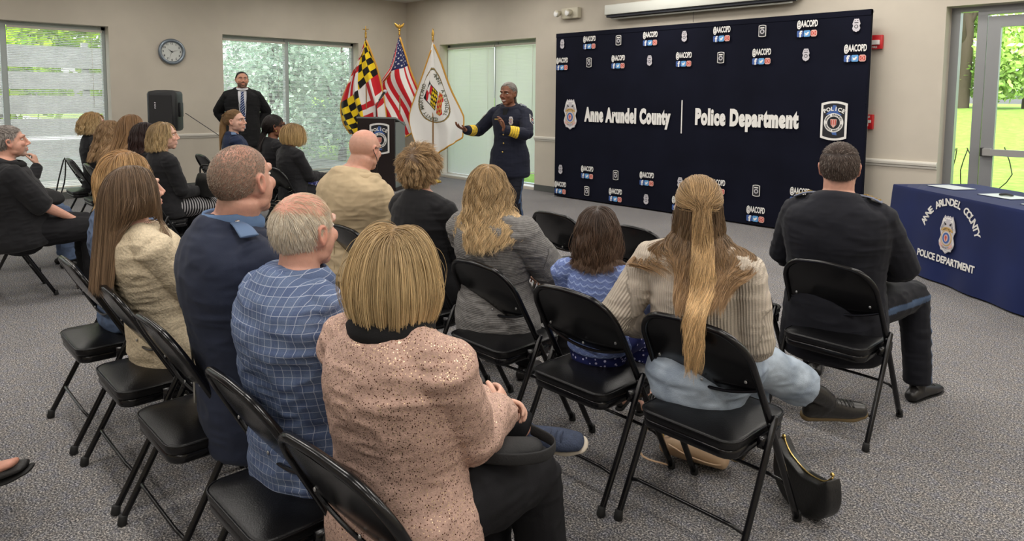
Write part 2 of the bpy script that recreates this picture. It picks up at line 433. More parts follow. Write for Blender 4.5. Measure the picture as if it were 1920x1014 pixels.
# ================================================================== outside
lawn = mat('lawn', hexc(128, 162, 72), .9, spec=.1, noise=(7, 5), nrange=(.75, 1.2), bump=(60, .6))
g = G(); N_ = 24; V = []; F = []
for i in range(N_+1):
    for j in range(N_+1):
        x = -60+90*i/N_; y = YB+.31+60*j/N_; t_ = min(max((y-10)/16, 0), 1); V.append((x, y, -.05+1.35*t_))
for i in range(N_):
    for j in range(N_): F.append((i*(N_+1)+j, (i+1)*(N_+1)+j, (i+1)*(N_+1)+j+1, i*(N_+1)+j+1))
g.add(V, F); tag(g.build('ground', lawn), kind='structure')
tag(G().box((-60, -30, -.3), (XA-.31, YB+.3, -.04)).build('ground', mat('neutral_bounce_ground', hexc(158, 158, 150), .9, noise=(9, 4), bump=(60, .5)), smooth=False), kind='structure')  # made-up pale ground, added to keep green lawn bounce off the blinds
leaf_m = mat('leaves', rough=.55, attr=True, spec=.3)
n, b, L = nodes_of(leaf_m)
tl = n.nodes.new('ShaderNodeBsdfTranslucent'); at = n.nodes.new('ShaderNodeAttribute'); at.attribute_name = 'col'; L(at.outputs['Color'], tl.inputs[0])
mx = n.nodes.new('ShaderNodeMixShader'); mx.inputs[0].default_value = .45; L(b.outputs[0], mx.inputs[1]); L(tl.outputs[0], mx.inputs[2])
L(mx.outputs[0], n.nodes['Material Output'].inputs[0])
bark = mat('bark', hexc(70, 60, 48), .9, bump=(30, .8))
def foliage(centers, radii, N, size, base, var, seed):
    r = np.random.default_rng(seed); k = len(centers); C = np.array(centers)[r.integers(0, k, N)]
    idx = r.integers(0, k, N); C = np.array(centers)[idx]; RR = np.array(radii)[idx]
    d = r.normal(size=(N, 3)); d /= np.linalg.norm(d, axis=1)[:, None]; P = C+d*RR[:, None]*(r.random((N, 1))**.4)
    a = r.normal(size=(N, 3)); a /= np.linalg.norm(a, axis=1)[:, None]; b_ = np.cross(a, r.normal(size=(N, 3))); b_ /= np.linalg.norm(b_, axis=1)[:, None]
    s_ = size*(.6+.8*r.random((N, 1)))
    V = np.stack([P-a*s_, P+b_*s_*.55, P+a*s_, P-b_*s_*.55], 1).reshape(-1, 3); F = np.arange(4*N).reshape(-1, 4)
    col = np.array(base)[None]*(1+var*(r.random((N, 1))-.5)*2)*np.array([1, 1, 1])+r.random((N, 1))*np.array([.10, .08, .0])*var
    return V, F, np.repeat(np.clip(col, 0, 1), 4, 0)
def tree(x, y, z, h, rad, N, size, base, label, seed, group='trees beyond the lawn', cat='tree', name='tree'):
    root = empty(name, (x, y, z), label=label, cat=cat, group=group)
    r = random.Random(seed); cs = []; rs = []
    for i in range(16):
        a = r.random()*2*PI; q = rad*math.sqrt(r.random())*.8; cs.append((q*math.cos(a), q*math.sin(a), h*(.12+.8*r.random()))); rs.append(rad*(.35+.3*r.random()))
    V, F, C = foliage(cs, rs, N, size, base, .45, seed); V[:, 2] = np.maximum(V[:, 2], .02)
    raw_mesh('foliage', V, F, leaf_m, root, C, smooth=False)
    t = G()
    t.loft([(0, 0, -.1), (.05, .03, h*.35), (-.04, .05, h*.8)], [h*.03, h*.022, h*.008], n=8)
    for i in range(4):
        a = i*1.7+seed; t.loft([(0, 0, h*.25+.05*i*h), (math.cos(a)*rad*.4, math.sin(a)*rad*.4, h*(.45+.08*i))], [h*.012, h*.005], n=6, sub=1)
    t.build('trunk', bark, root); return root
GR = hexc(168, 196, 120)
for i, (x, y, h, rr) in enumerate([(-8.6, 27, 9, 2.6), (-6.6, 26, 8, 2.2), (-4.8, 26.5, 9.5, 2.6), (-2.6, 26, 8, 2.4), (-.3, 27, 9, 2.6), (-11.5, 27, 9, 2.8), (-15, 27.5, 8.5, 2.8)]):
    tree(x, y, 1.25, h, rr*.8, 16000, .095, GR if i % 2 else hexc(196, 222, 140), 'leafy bright green tree beyond the lawn, seen through the glass door', 10+i, 'leafy trees beyond the lawn')
for i, (x, y, h, rr) in enumerate([(-18, -.5, 5.2, 1.7), (-18.5, 2.4, 5.6, 1.7), (-18, 4.8, 5.4, 1.6)]):
    tree(x, y, -.05, h, rr, 7000, .10, hexc(178, 212, 60), 'yellow green tree above the grey fence outside the left window', 30+i, 'trees behind the grey fence')
for i, (x, y, h, rr) in enumerate([(-14.6, 6.6, 3.3, 1.1), (-15.2, 8.6, 3.6, 1.3), (-15.5, 10.6, 3.8, 1.4), (-17.5, 8.2, 5.0, 1.8)]):
    tree(x, y, -.05, h, rr, 7000, .06, hexc(176, 198, 184), 'dense shrub close outside the window behind the standing man', 40+i, 'shrubs outside the middle window', 'shrub', 'shrub')
# grey slatted fence outside window 1
root = empty('slat_fence', (-14.6, 0, -.04), label='grey horizontal board fence seen through the left window blinds', cat='fence')
fm = mat('fence_board', hexc(150, 152, 150), .8, noise=(4, 3))
g = G()
for i, z in enumerate((.05, .42, .80, 1.20, 1.62, 2.0)): g.box((0, -3, z), (.03, 5.0, z+(.30 if i < 5 else .36)))
g.build('board', fm, root, smooth=False)
for y in (-2.8, -.9, 1.1, 3.1, 4.9): G().box((-.1, y, -.05), (-.005, y+.1, 2.45)).build('post', fm, root, smooth=False)
# bare twigs by the sidelight
g = G(); rr = random.Random(3)
for i in range(9):
    p = [(-2.55+rr.random()*.3, 9.0+rr.random()*.3, -.05)]
    for k in range(5): q = p[-1]; p.append((q[0]+rr.uniform(-.12, .16), q[1]+rr.uniform(-.08, .08), q[2]+rr.uniform(.12, .3)))
    g.tube(p, .006, 5, sub=2)
tag(g.build('bare_twigs', bark), 'thin bare twigs growing outside the sidelight by the door', 'twigs')

# ================================================================== folding chairs
chair_metal = mat('black_enamel', (.004, .004, .005), .22, spec=.45)
vinyl = mat('black_vinyl', (.005, .005, .006), .36, spec=.4, bump=(240, .12), noise=(5, 2))
rubber = mat('black_rubber', (.01, .01, .01), .7)
rivet_m = mat('steel_rivet', (.5, .5, .5), .3, .9)
def make_chair():
    root = empty('folding_chair')
    # front frame: foot -> up and back -> arched top -> down to the other foot
    h = .215; pts = []
    def yz(z): return .48-.43*z/.78
    for z in (.02, .2, .4, .52): pts.append((h, yz(z), z))
    for a in range(0, 91, 15): pts.append((.095+.115*math.cos(R(a)), 0, .665+.115*math.sin(R(a))))
    pts = [(p[0], yz(p[2]), p[2]) for p in pts]
    mid = [(0, yz(.786), .786)]
    full = pts+mid+[(-p[0], p[1], p[2]) for p in pts[::-1]]
    G().tube(full, .0125, 10, sub=3).build('front_frame', chair_metal, root)
    # backrest panel, slightly hollow
    V = []; nx, nz = 20, 12
    for j in range(nz+1):
        for i in range(nx+1):
            u = -1+2*i/nx; t = j/nz
            wx = .203; x = u*wx
            zt = .665+.115*(math.sin(math.acos(max(0, (abs(x)-.095)/.115))) if abs(x) > .095 else 1.)-.004+(.006*(1-abs(x)/.095) if abs(x) < .095 else 0)
            zb = .575-.045*(1-u*u)+.0
            z = zb+(zt-zb)*t; V.append((x, yz(z)-.022*(1-u*u)*math.sin(PI*min(1, .25+.75*(1-t))), z))
    g = G(); k = (nx+1); n0 = len(V)
    V2 = [(x, y+.006, z) for x, y, z in V]; F = []
    for j in range(nz):
        for i in range(nx):
            a = j*k+i; F.append((a, a+1, a+k+1, a+k)); F.append((n0+a, n0+a+k, n0+a+k+1, n0+a+1))
    for i in range(nx): F.append((i, n0+i, n0+i+1, i+1)); a = nz*k+i; F.append((a, a+1, n0+a+1, n0+a))
    for j in range(nz): a = j*k; F.append((a, a+k, n0+a+k, n0+a)); a += nx; F.append((a, n0+a, n0+a+k, a+k))
    g.add(V+V2, F)
    low = [(u*.203, yz(.575-.045*(1-u*u))-.02*(1-u*u), .575-.045*(1-u*u)) for u in np.linspace(-1, 1, 13)]
    g.tube(low, .006, 8)
    back = g.build('backrest', chair_metal, root, auto=40)
    for x, z in ((-.17, .60), (.17, .60), (0, .555), (-.1, .755), (.1, .755)):
        yv = yz(z)-.022*(1-(x/.203)**2)*(.95 if z < .7 else .5)
        G().ball((x, yv-.001, z), (.006, .003, .006), 10, 6).build('rivet', rivet_m, back)
    # seat: pan + padded vinyl cushion with piping
    s = G(); s.rbox((-.186, .045, .360), (.186, .42, .396), .05); s.build('seat_pan', chair_metal, root, auto=50)
    s = G(); s.rbox((-.190, .04, .392), (.190, .425, .428), .055, 6, crown=.02); seat = s.build('seat', vinyl, root, auto=60)
    ring = []
    for cx_, cy_, a0 in ((.135, .370, 0), (-.135, .370, 90), (-.135, .095, 180), (.135, .095, 270)):
        for q in range(6): a = R(a0+90*q/5); ring.append((cx_+.056*math.cos(a), cy_+.056*math.sin(a), .423))
    g = G(); g.loft(ring+[ring[0]], [.0035]*(len(ring)+1), side=(0, 0, 1), n=6, sub=1, cap=False); g.build('piping', vinyl, seat)
    # rear legs, braces, stretchers
    for sx in (-1, 1):
        x = sx*.232
        G().loft([(x, 0, .015), (x, .12, .24), (x, .235, .47)], [.0115]*3, n=10, sub=2, rnd=.8).build('rear_leg', chair_metal, root)
        b = G(); b.box((x-.022*sx-.012, .18, .375), (x-.022*sx+.012, .30, .415)); b.loft([(x+.004*sx, .225, .445), (x-.012*sx, .225, .445)], [.012, .012], side=(0, 1, 0), n=8, sub=1)
        b.build('hinge_bracket', chair_metal, root)
        for y, z0, xx in ((0, 0, x), (.476, 0, sx*.215)):
            G().loft([(xx, y, .0045), (xx, y-.004 if y > .1 else y+.004, .035)], [.0165, .0145], n=10, sub=1, rnd=.2).build('foot_cap', rubber, root)
    G().tube([(-.228, .07, .13), (-.19, .06, .145), (-.15, .055, .15), (.15, .055, .15), (.19, .06, .145), (.228, .07, .13)], .0065, 8, sub=3).build('stretcher', chair_metal, root)
    G().tube([(-.213, yz(.16), .16), (-.15, yz(.19), .19), (.15, yz(.19), .19), (.213, yz(.16), .16)], .0065, 8, sub=3).build('stretcher', chair_metal, root)
    return root
def copy_tree(o, parent=None, memo={}):
    c = o.copy(); COL.objects.link(c); c.parent = parent
    for ch in KIDS[o.name]: copy_tree(ch, c)
    if parent is None: KIDS[c.name] = []
    return c
proto = make_chair(); bpy.context.view_layer.update()
KIDS = {}
def index_kids(o):
    KIDS[o.name] = list(o.children)
    for c in o.children: index_kids(c)
index_kids(proto)
CH = [  # x, y of rear-foot line, rz, label
    (-1.30, .62, 3, 'folding chair under the woman in sparkly pink sweater'),
    (-1.80, .63, 0, 'folding chair under the balding man in blue plaid shirt'),
    (-2.45, .63, 0, 'folding chair under the officer with buzz cut hair'),
    (-3.00, .63, 0, 'folding chair under the woman with long straight brown hair'),
    (-3.60, .62, 0, 'folding chair under the woman in blue denim jacket'),
    (-1.27, 1.95, 0, 'folding chair under the young woman with half-up ponytail'),
    (-1.79, 1.92, 0, 'folding chair under the girl in blue lace cardigan'),
    (-2.36, 1.94, 0, 'folding chair under the woman in grey sweater'),
    (-2.97, 1.94, 0, 'folding chair under the woman with short curly hair in black'),
    (-3.53, 1.94, 0, 'folding chair under the bald man in tan blazer'),
    (-1.31, 3.14, 0, 'folding chair under the officer beside the blue table'),
    (-1.87, 3.16, 0, 'empty folding chair nearest the seated officer by the table'),
    (-2.45, 3.18, 0, 'empty folding chair, middle of the three empty front ones'),
    (-3.07, 3.18, 0, 'empty folding chair beyond the girl, leftmost of three empty ones'),
    (-6.40, .60, 0, 'folding chair under the grey-haired man in black shirt'),
    (-7.3, .64, 0, 'folding chair left of the man in black shirt at photo edge'),
    (-6.65, 1.72, 0, 'folding chair under the smiling woman in black cardigan'),
    (-7.20, 1.72, 0, 'folding chair under the dark-haired woman behind the smiling woman'),
    (-7.72, 1.72, 0, 'folding chair under the reddish-haired woman near the loudspeaker'),
    (-8.34, 1.72, 0, 'folding chair under the woman with long tan wavy hair'),
    (-9.16, 1.72, 0, 'folding chair under the woman with short curled blonde hair by window'),
    (-6.82, 3.03, 0, 'folding chair under the woman with blonde bob holding a phone'),
    (-7.36, 3.03, 0, 'folding chair under the dark-haired woman with gold earring'),
    (-8.29, 3.03, 0, 'folding chair under the ponytailed woman officer'),
    (-8.85, 3.03, 0, 'empty folding chair left of the ponytailed woman officer'),
    (-3.95, -.72, -4, 'folding chair outside the left bottom edge under the crossed leg'),
]
for i, (x, y, rz, lab) in enumerate(CH):
    o = proto if i == 0 else copy_tree(proto)
    o.location = (x, y, 0); o.rotation_euler = (0, 0, R(rz))
    tag(o, 'black metal and vinyl '+lab, 'chair', 'black folding chairs in rows')

# ================================================================== emblems and backdrop
cloth_navy = mat('navy_backdrop_cloth', hexc(17, 19, 32), .85, spec=.1, bump=(5, .25), noise=(2, 3))
wht = mat('white_print', hexc(226, 224, 220), .7); silver = mat('silver_print', hexc(190, 186, 192), .6)
gold = mat('gold_print', hexc(196, 160, 98), .5); bluep = mat('blue_print', hexc(64, 96, 158), .6); redp = mat('red_print', hexc(190, 74, 62), .6)
blk = mat('black_print', (.01, .01, .014), .7); pinkp = mat('rose_print', hexc(212, 168, 158), .6); sky_p = mat('light_blue_print', hexc(90, 150, 205), .6)
dkb = mat('dark_blue_print', hexc(58, 88, 150), .6)
EM = [wht, silver, gold, bluep, redp, blk, pinkp, sky_p, dkb]
def disc(g, cx_, cz_, rx, rz_, y0, y1, mi, n=28):
    g.cur = mi; g.prism([(cx_+rx*math.cos(2*PI*i/n), cz_+rz_*math.sin(2*PI*i/n)) for i in range(n)], y0, y1)
def badge_g(h, detail=True):
    """police badge, height h, centred; faces -y"""
    s_ = h/2; g = G()
    half = [(0, .93), (.12, .98), (.28, .9), (.42, .99), (.52, .84), (.66, .62), (.76, .34), (.84, .18), (.72, -.0), (.66, -.16), (.74, -.3), (.84, -.5), (.76, -.7), (.6, -.86), (.56, -.95), (.3, -.98), (0, -1.12)]
    half = [(x*.72, z) for x, z in half]
    outl = half+[(-x, z) for x, z in half[::-1][1:-1]]; outl = outl[::-1]
    O = [(x*s_, z*s_) for x, z in outl]
    g.cur = 1; g.prism(O, -.003, 0)
    if detail:
        g.cur = 0; g.prism([(x*.9, z*.92-.02*s_) for x, z in O], -.0045, -.003)
        g.cur = 1; g.prism([(x*.82, z*.86-.02*s_) for x, z in O], -.006, -.0045)
        for sx in (-1, 1):
            g.cur = 5; g.prism([(sx*.1*s_, .5*s_), (sx*.3*s_, .62*s_), (sx*.22*s_, .42*s_)][::(1 if sx > 0 else -1)], -.007, -.006)
            g.cur = 0; g.prism([(sx*.12*s_, .68*s_), (sx*.38*s_, .82*s_), (sx*.44*s_, .6*s_)][::(1 if sx > 0 else -1)], -.007, -.006)
            for q in range(3): g.cur = 5; g.box((sx*(.3+.08*q)*s_-.008*s_, -.007, (.3-.1*q)*s_), (sx*(.3+.08*q)*s_+.008*s_, -.006, (.55-.1*q)*s_))
        g.cur = 2; g.prism([(math.cos(R(a))*.5*s_, .0+math.sin(R(a))*.3*s_+.05*s_) for a in range(20, 161, 14)]+[(math.cos(R(a))*.36*s_, math.sin(R(a))*.16*s_+.04*s_) for a in range(160, 19, -14)], -.0075, -.006)
        disc(g, 0, -.25*s_, .42*s_, .44*s_, -.008, -.006, 2); disc(g, 0, -.25*s_, .36*s_, .38*s_, -.009, -.008, 1)
        disc(g, 0, -.25*s_, .27*s_, .30*s_, -.010, -.009, 3); disc(g, 0, -.25*s_, .15*s_, .2*s_, -.011, -.010, 6)
        g.cur = 4; g.prism([(-.08*s_, -.2*s_), (0, -.42*s_), (.08*s_, -.2*s_), (0, -.08*s_)], -.012, -.011)
        for sx in (-1, 1):
            g.cur = 6; g.prism([(sx*.44*s_, -.5*s_), (sx*.5*s_, -.68*s_), (sx*.2*s_, -.84*s_), (sx*.22*s_, -.7*s_)][::(-1 if sx > 0 else 1)], -.0075, -.006)
        arc_text(g, 'POLICE', .12*s_, .30*s_, 140, 40, 5, y=-.0085, cz=-.02*s_, depth=.001, offset=.002*s_)
        arc_text(g, 'COUNTY', .1*s_, .5*s_, 240, 300, 5, y=-.0085, cz=-.3*s_, up=False, depth=.001)
    else:
        disc(g, 0, -.25*s_, .3*s_, .3*s_, -.004, -.003, 5, 12); disc(g, 0, -.25*s_, .2*s_, .2*s_, -.005, -.004, 1, 12)
        g.cur = 5; g.box((-.3*s_, -.004, .3*s_), (.3*s_, -.003, .4*s_)); g.box((-.28*s_, -.004, .62*s_), (-.1*s_, -.003, .7*s_)); g.box((.1*s_, -.004, .62*s_), (.28*s_, -.003, .7*s_))
    return g
def patch_outline(w_, h_, bow=.12, n=9):
    top = [(-w_+2*w_*i/n, h_*(1-bow)+h_*bow*(1-(2*i/n-1)**2)) for i in range(n+1)]
    bot = [(x, -z) for x, z in top[::-1]]
    return (top+bot)
def patch_g(h, detail=True, monochrome=False):
    s_ = h/2; g = G(); w_ = .66*s_
    def pl(k, y0, y1, mi): g.cur = mi; g.prism([(x, z) for x, z in patch_outline(w_-k*s_, s_-k*s_)], y0, y1)
    pl(0, -.003, 0, 0); pl(.11, -.004, -.003, 5)
    if detail:
        g.cur = 3; g.prism([(-.42*s_, .32*s_), (-.2*s_, .5*s_), (-.05*s_, .8*s_), (.1*s_, .78*s_), (.2*s_, .45*s_), (.4*s_, .3*s_)][::1], -.005, -.004)
        g.cur = 3; g.prism([(-.12*s_, -.5*s_), (.14*s_, -.5*s_), (.18*s_, -.74*s_), (-.04*s_, -.7*s_)][::1], -.005, -.004)
        disc(g, 0, -.1*s_, .49*s_, .49*s_, -.006, -.004, 0); disc(g, 0, -.1*s_, .32*s_, .32*s_, -.007, -.006, 5)
        g.cur = 6; g.prism([(-.16*s_, .08*s_), (.16*s_, .08*s_), (.14*s_, -.2*s_), (0, -.36*s_), (-.14*s_, -.2*s_)], -.008, -.007)
        g.cur = 4
        for i in range(3): g.box(((-.13+.1*i)*s_, -.009, -.2*s_), ((-.08+.1*i)*s_, -.008, .04*s_))
        arc_text(g, 'POLICE', .27*s_, .98*s_, 118, 62, 0, y=-.0065, cz=-.38*s_, depth=.001, offset=.012*s_)
        arc_text(g, 'ANNE ARUNDEL', .12*s_, .405*s_, 160, 20, 5, y=-.0075, cz=-.1*s_, depth=.001, offset=.003*s_)
        arc_text(g, 'COUNTY MARYLAND', .11*s_, .405*s_, 195, 345, 5, y=-.0075, cz=-.1*s_, up=False, depth=.001, offset=.003*s_)
    else:
        disc(g, 0, -.1*s_, .4*s_, .4*s_, -.005, -.004, 1, 14); disc(g, 0, -.1*s_, .22*s_, .22*s_, -.006, -.005, 5, 12)
        g.cur = 0; g.box((-.36*s_, -.005, .42*s_), (.36*s_, -.004, .62*s_))
    return g
def handle_g():
    g = G(); tm = text_mesh('@AACOPD', .10, .002, .003); kx = .235/np.ptp(tm.arr()[:, 0]); join(g, tm, M4(np.diag([kx, 1, 1]), (0, -.001, .045)), 0)
    for i, mi in enumerate((8, 7, 6)):
        cx_ = -.078+.078*i; g.cur = mi; e = .036; c_ = .008 if i < 2 else .014
        g.prism([(cx_-e+c_, -.06+e), (cx_+e-c_, -.06+e), (cx_+e, -.06+e-c_), (cx_+e, -.06-e+c_), (cx_+e-c_, -.06-e), (cx_-e+c_, -.06-e), (cx_-e, -.06-e+c_), (cx_-e, -.06+e-c_)], -.002, 0)
    join(g, text_mesh('f', .095, .001, .004), M4(np.eye(3), (-.074, -.0025, -.066)), 0)
    # small bird
    g.cur = 0; g.prism([(-.024, -.05), (-.004, -.058), (.006, -.044), (.018, -.042), (.026, -.046), (.02, -.056), (.012, -.072), (-.006, -.082), (-.026, -.078), (-.012, -.07), (-.022, -.062)], -.003, -.002)
    # camera outline
    g.cur = 4; x0 = .078
    g.prism([(x0-.028, -.036), (x0+.028, -.036), (x0+.028, -.084), (x0-.028, -.084)], -.003, -.002)
    disc(g, x0, -.06, .019, .019, -.0035, -.003, 6, 14); disc(g, x0, -.06, .012, .012, -.004, -.0035, 4, 14)
    return g
# frame and cloth
BX0, BX1, BY, BZ = -7.40, -2.86, 7.83, 2.48
root = empty('backdrop_banner', ((BX0+BX1)/2, BY, 0), label='large navy step-and-repeat backdrop banner with police emblems and white lettering', cat='backdrop')
W_ = (BX1-BX0)/2; nx, nz = 120, 50; V = []; F = []
for j in range(nz+1):
    for i in range(nx+1):
        u = i/nx; z = .02+(BZ-.02)*j/nz; x = -W_+2*W_*u
        y = .010*math.sin(u*23)*(1-j/nz)*.5+.006*math.sin(u*41+z*3)*(1-j/nz)*.4
        if u > .985: x -= .03*(math.sin(z*5)+1)*.2
        V.append((x, y, z))
for j in range(nz):
    for i in range(nx): a = j*(nx+1)+i; F.append((a, a+1, a+nx+2, a+nx+1))
n0 = len(V); g = G(); g.add(V, F)
g.add([(x, y+.004, z) for x, y, z in V], [f[::-1] for f in F])
g.box((-W_, -.006, BZ-.06), (W_, .045, BZ)); g.box((-W_, .0, .015), (-W_+.01, .3, BZ)); g.box((W_-.01, .0, .015), (W_, .045, BZ))
g.build('banner_cloth', cloth_navy, root, auto=50)
pole_m = mat('grey_pole', hexc(170, 170, 172), .35, .6)
for x in (-W_+.02, W_-.02):
    G().tube([(x, .06, 0), (x, .06, BZ+.0)], .016, 10).build('frame_pole', pole_m, root)
    G().box((x-.03, -.05, 0), (x+.03, .22, .012)).build('base_foot', pole_m, root, smooth=False)
G().tube([(-W_, .06, BZ-.02), (W_, .06, BZ-.02)], .014, 10, side=(0, 0, 1)).build('top_pole', pole_m, root)
cxb = (BX0+BX1)/2; yf = -.018
def on_banner(name, g, x, z, lab=None):
    o = g.build(name, EM, root, smooth=False, loc=(x-cxb, yf, z)); 
    if lab: o['label'] = lab
    return o
hg = handle_g(); bg_s = badge_g(.135, False); pg_s = patch_g(.14, False)
pr = {}
kinds = {'h': ('printed_handle', hg), 'b': ('printed_badge', bg_s), 'p': ('printed_patch', pg_s)}
for zz, seq in ((2.322, 'bhphbhphb'), (2.03, 'hphbhphbh'), (.435, 'bhphbhphb'), (.155, 'hphbhphbh')):
    for i, k in enumerate(seq):
        x = -7.26+.5325*i
        if k in pr: o = pr[k].copy(); COL.objects.link(o); o.location = (x-cxb, yf, zz)
        else: pr[k] = on_banner(kinds[k][0], kinds[k][1], x, zz)
on_banner('printed_badge', badge_g(.43), -7.076, 1.285)
on_banner('printed_patch', patch_g(.43), -3.19, 1.297)
def banner_text(txt, xl, xr, zc, size):
    h = text_mesh(txt, size, .002, .018, space=1.14); V = h.arr(); k = (xr-xl)/(V[:, 0].max()-V[:, 0].min()); g = G()
    join(g, h, M4(np.diag([k, 1, 1]), (xl-V[:, 0].min()*k-(xl+xr)/2, 0, 0)), 0)
    on_banner('printed_lettering', g, (xl+xr)/2, zc)
banner_text('Anne Arundel County', -6.80, -5.305, 1.268, .262)
banner_text('Police Department', -4.934, -3.584, 1.287, .262)
on_banner('printed_divider', G().box((-.008, -.002, -.215), (.008, 0, .215)), -5.135, 1.288)

# ================================================================== projector screen, alarms, emergency light, clock, speaker
cream_m = mat('cream_enamel', hexc(212, 214, 206), .45)
root = empty('projector_screen', (-5.12, YB, 2.67), label='long white roll-up projector screen housing mounted above the navy backdrop', cat='projector screen')
G().rbox((-1.42, -.20, .03), (1.42, -.02, .17), .02).build('housing', cream_m, root, auto=40)
G().box((-1.40, -.17, -.002), (1.34, -.06, .035)).build('slot', mat('black_slot', (.02, .022, .03), .8), root, smooth=False)
G().tube([(-1.35, -.11, -.02), (1.32, -.11, -.02)], .011, 8, side=(0, 0, 1)).build('bottom_bar', cream_m, root)
G().tube([(.0, -.11, -.02), (.0, -.11, -.16)], .003, 6).build('pull_cord', rubber, root)
for x in (-1.3, 1.3): G().box((x-.03, -.03, .0), (x+.03, -.001, .2)).build('wall_bracket', cream_m, root, smooth=False)
root = empty('emergency_light', (-7.31, YB, 2.80), label='beige twin-head emergency light high on wall left of the projector screen', cat='emergency light')
G().rbox((-.17, -.09, -.08), (.17, -.001, .08), .015).build('case', mat('beige_plastic', hexc(196, 190, 170), .5), root, auto=40)
for x in (-.20, .03):
    l_ = G(); l_.loft([(x, -.08, .02), (x-.01, -.14, .0)], [.035, .055], side=(1, 0, 0), n=14, sub=1); l_.build('lamp_head', mat('beige_plastic'), root)
    G().ball((x-.012, -.165, -.003), (.045, .012, .045), 14, 8).build('lens', mat('lens', (.8, .8, .78), .15, spec=.8), root)
redm = mat('alarm_red', hexc(196, 34, 40), .4)
root = empty('alarm_strobe', (-2.89, YB, 2.15), label='red fire alarm strobe on the wall right of the backdrop, upper one', cat='fire alarm')
G().rbox((-.075, -.055, -.075), (.075, -.001, .075), .012).build('housing', redm, root, auto=40)
G().rbox((-.055, -.085, -.03), (.055, -.05, .02), .01).build('lens', mat('strobe_lens', (.75, .72, .7), .15, spec=.8), root, auto=40)
join(G(), text_mesh('FIRE', .03, .001, .001), M4(np.eye(3), (0, -.056, -.055))).build('lettering', wht, root, smooth=False)
root = empty('alarm_pull_station', (-2.93, YB, 1.29), label='red fire alarm pull station with white T handle, below the strobe', cat='fire alarm')
G().rbox((-.06, -.045, -.08), (.06, -.001, .08), .01).build('housing', redm, root, auto=40)
g = G(); g.box((-.04, -.055, -.01), (.04, -.045, .02)); g.box((-.012, -.055, -.045), (.012, -.045, -.01)); g.build('pull_handle', wht, root, smooth=False)
join(G(), text_mesh('FIRE', .03, .001, .001), M4(np.eye(3), (0, -.046, .055))).build('lettering', wht, root, smooth=False)

def on_left_wall(o, y, z, d=0.): o.location = (XA+d, y, z); o.rotation_euler = (0, 0, R(90)); return o
root = on_left_wall(empty('wall_clock', label='round wall clock with silver-blue frame above the loudspeaker', cat='clock'), 3.705, 2.174)
# local: x to the right seen from the room, y into the wall
rim = []
for a in range(0, 360, 10): rim.append((.175*math.cos(R(a)), -.03, .175*math.sin(R(a))))
G().loft(rim, [.026]*36, side=(0, 1, 0), n=12, sub=1, cap=False, closed=True).build('frame', mat('clock_frame', hexc(126, 136, 146), .3, .6), root)
g = G(); disc(g, 0, 0, .165, .165, -.025, -.001, 0, 40); g.build('face', mat('clock_face', hexc(205, 208, 204), .6), root, smooth=False)
g = G()
for i in range(12):
    a = R(90-30*(i+1)); join(g, text_mesh(str(i+1), .042, .001, .0006), M4(np.eye(3), (.125*math.cos(a), -.027, .125*math.sin(a))))
g.build('numeral', blk, root, smooth=False)
for a, L_, w2, nm in ((90-307, .075, .006, 'hour_hand'), (90-75, .115, .004, 'minute_hand'), (90-200, .12, .0018, 'second_hand')):
    c_, s_ = math.cos(R(a)), math.sin(R(a))
    G().prism([(-c_*.02-s_*w2, -s_*.02+c_*w2), (c_*L_, s_*L_), (-c_*.02+s_*w2, -s_*.02-c_*w2)], -.031, -.029).build(nm, blk, root, smooth=False)
# loudspeaker on pole
spk_m = mat('speaker_plastic', (.012, .013, .015), .5, bump=(200, .1))
root = empty('loudspeaker', (-10.6, 3.24, 0), R(52), label='black plastic loudspeaker on a stand between the left windows', cat='loudspeaker')
g = G(); g.rbox((-.20, -.16, 1.0), (.20, .16, 1.56), .07, 6, crown=.015); g.build('cabinet', spk_m, root, auto=40)
G().prism([(-.15, 1.08), (.15, 1.08), (.15, 1.5), (-.15, 1.5)], -.170, -.158).build('grille', mat('grille', (.03, .03, .032), .6, .3), root, smooth=False)
G().rbox((.195, -.05, 1.2), (.225, .06, 1.4), .012).build('side_handle', spk_m, root, auto=40)
g = G()
for q, (a_, b_) in enumerate(((.0, .014), (.026, .010), (.046, .014), (.072, .012))): g.loft([(-.07-b_*.6, -.171, 1.40-a_), (-.07+b_*.6, -.171, 1.392-a_)], [(.008, .001)]*2, side=(0, 0, 1), n=8, sub=1)
g.build('logo_mark', silver, root)
G().tube([(0, 0, .0), (0, 0, 1.03)], .018, 12).build('pole', chair_metal, root)
for k in range(3):
    a = R(90+120*k); G().tube([(0, 0, .5), (.38*math.cos(a), .38*math.sin(a), .012)], .011, 8).build('leg', chair_metal, root)
cab = mat('cable_rubber', (.05, .05, .05), .6)
tag(G().tube([(-10.45, 3.46, 1.25), (-9.6, 3.75, .85), (-8.9, 4.0, .42), (-8.5, 4.1, .02), (-8.2, 4.8, .008), (-8.6, 5.5, .008), (-8.9, 6.0, .008)], .006, 6, sub=6, side=(0, 0, 1)).build('speaker_cable', cab), 'dark cable hanging from the loudspeaker down towards the floor', 'cable')

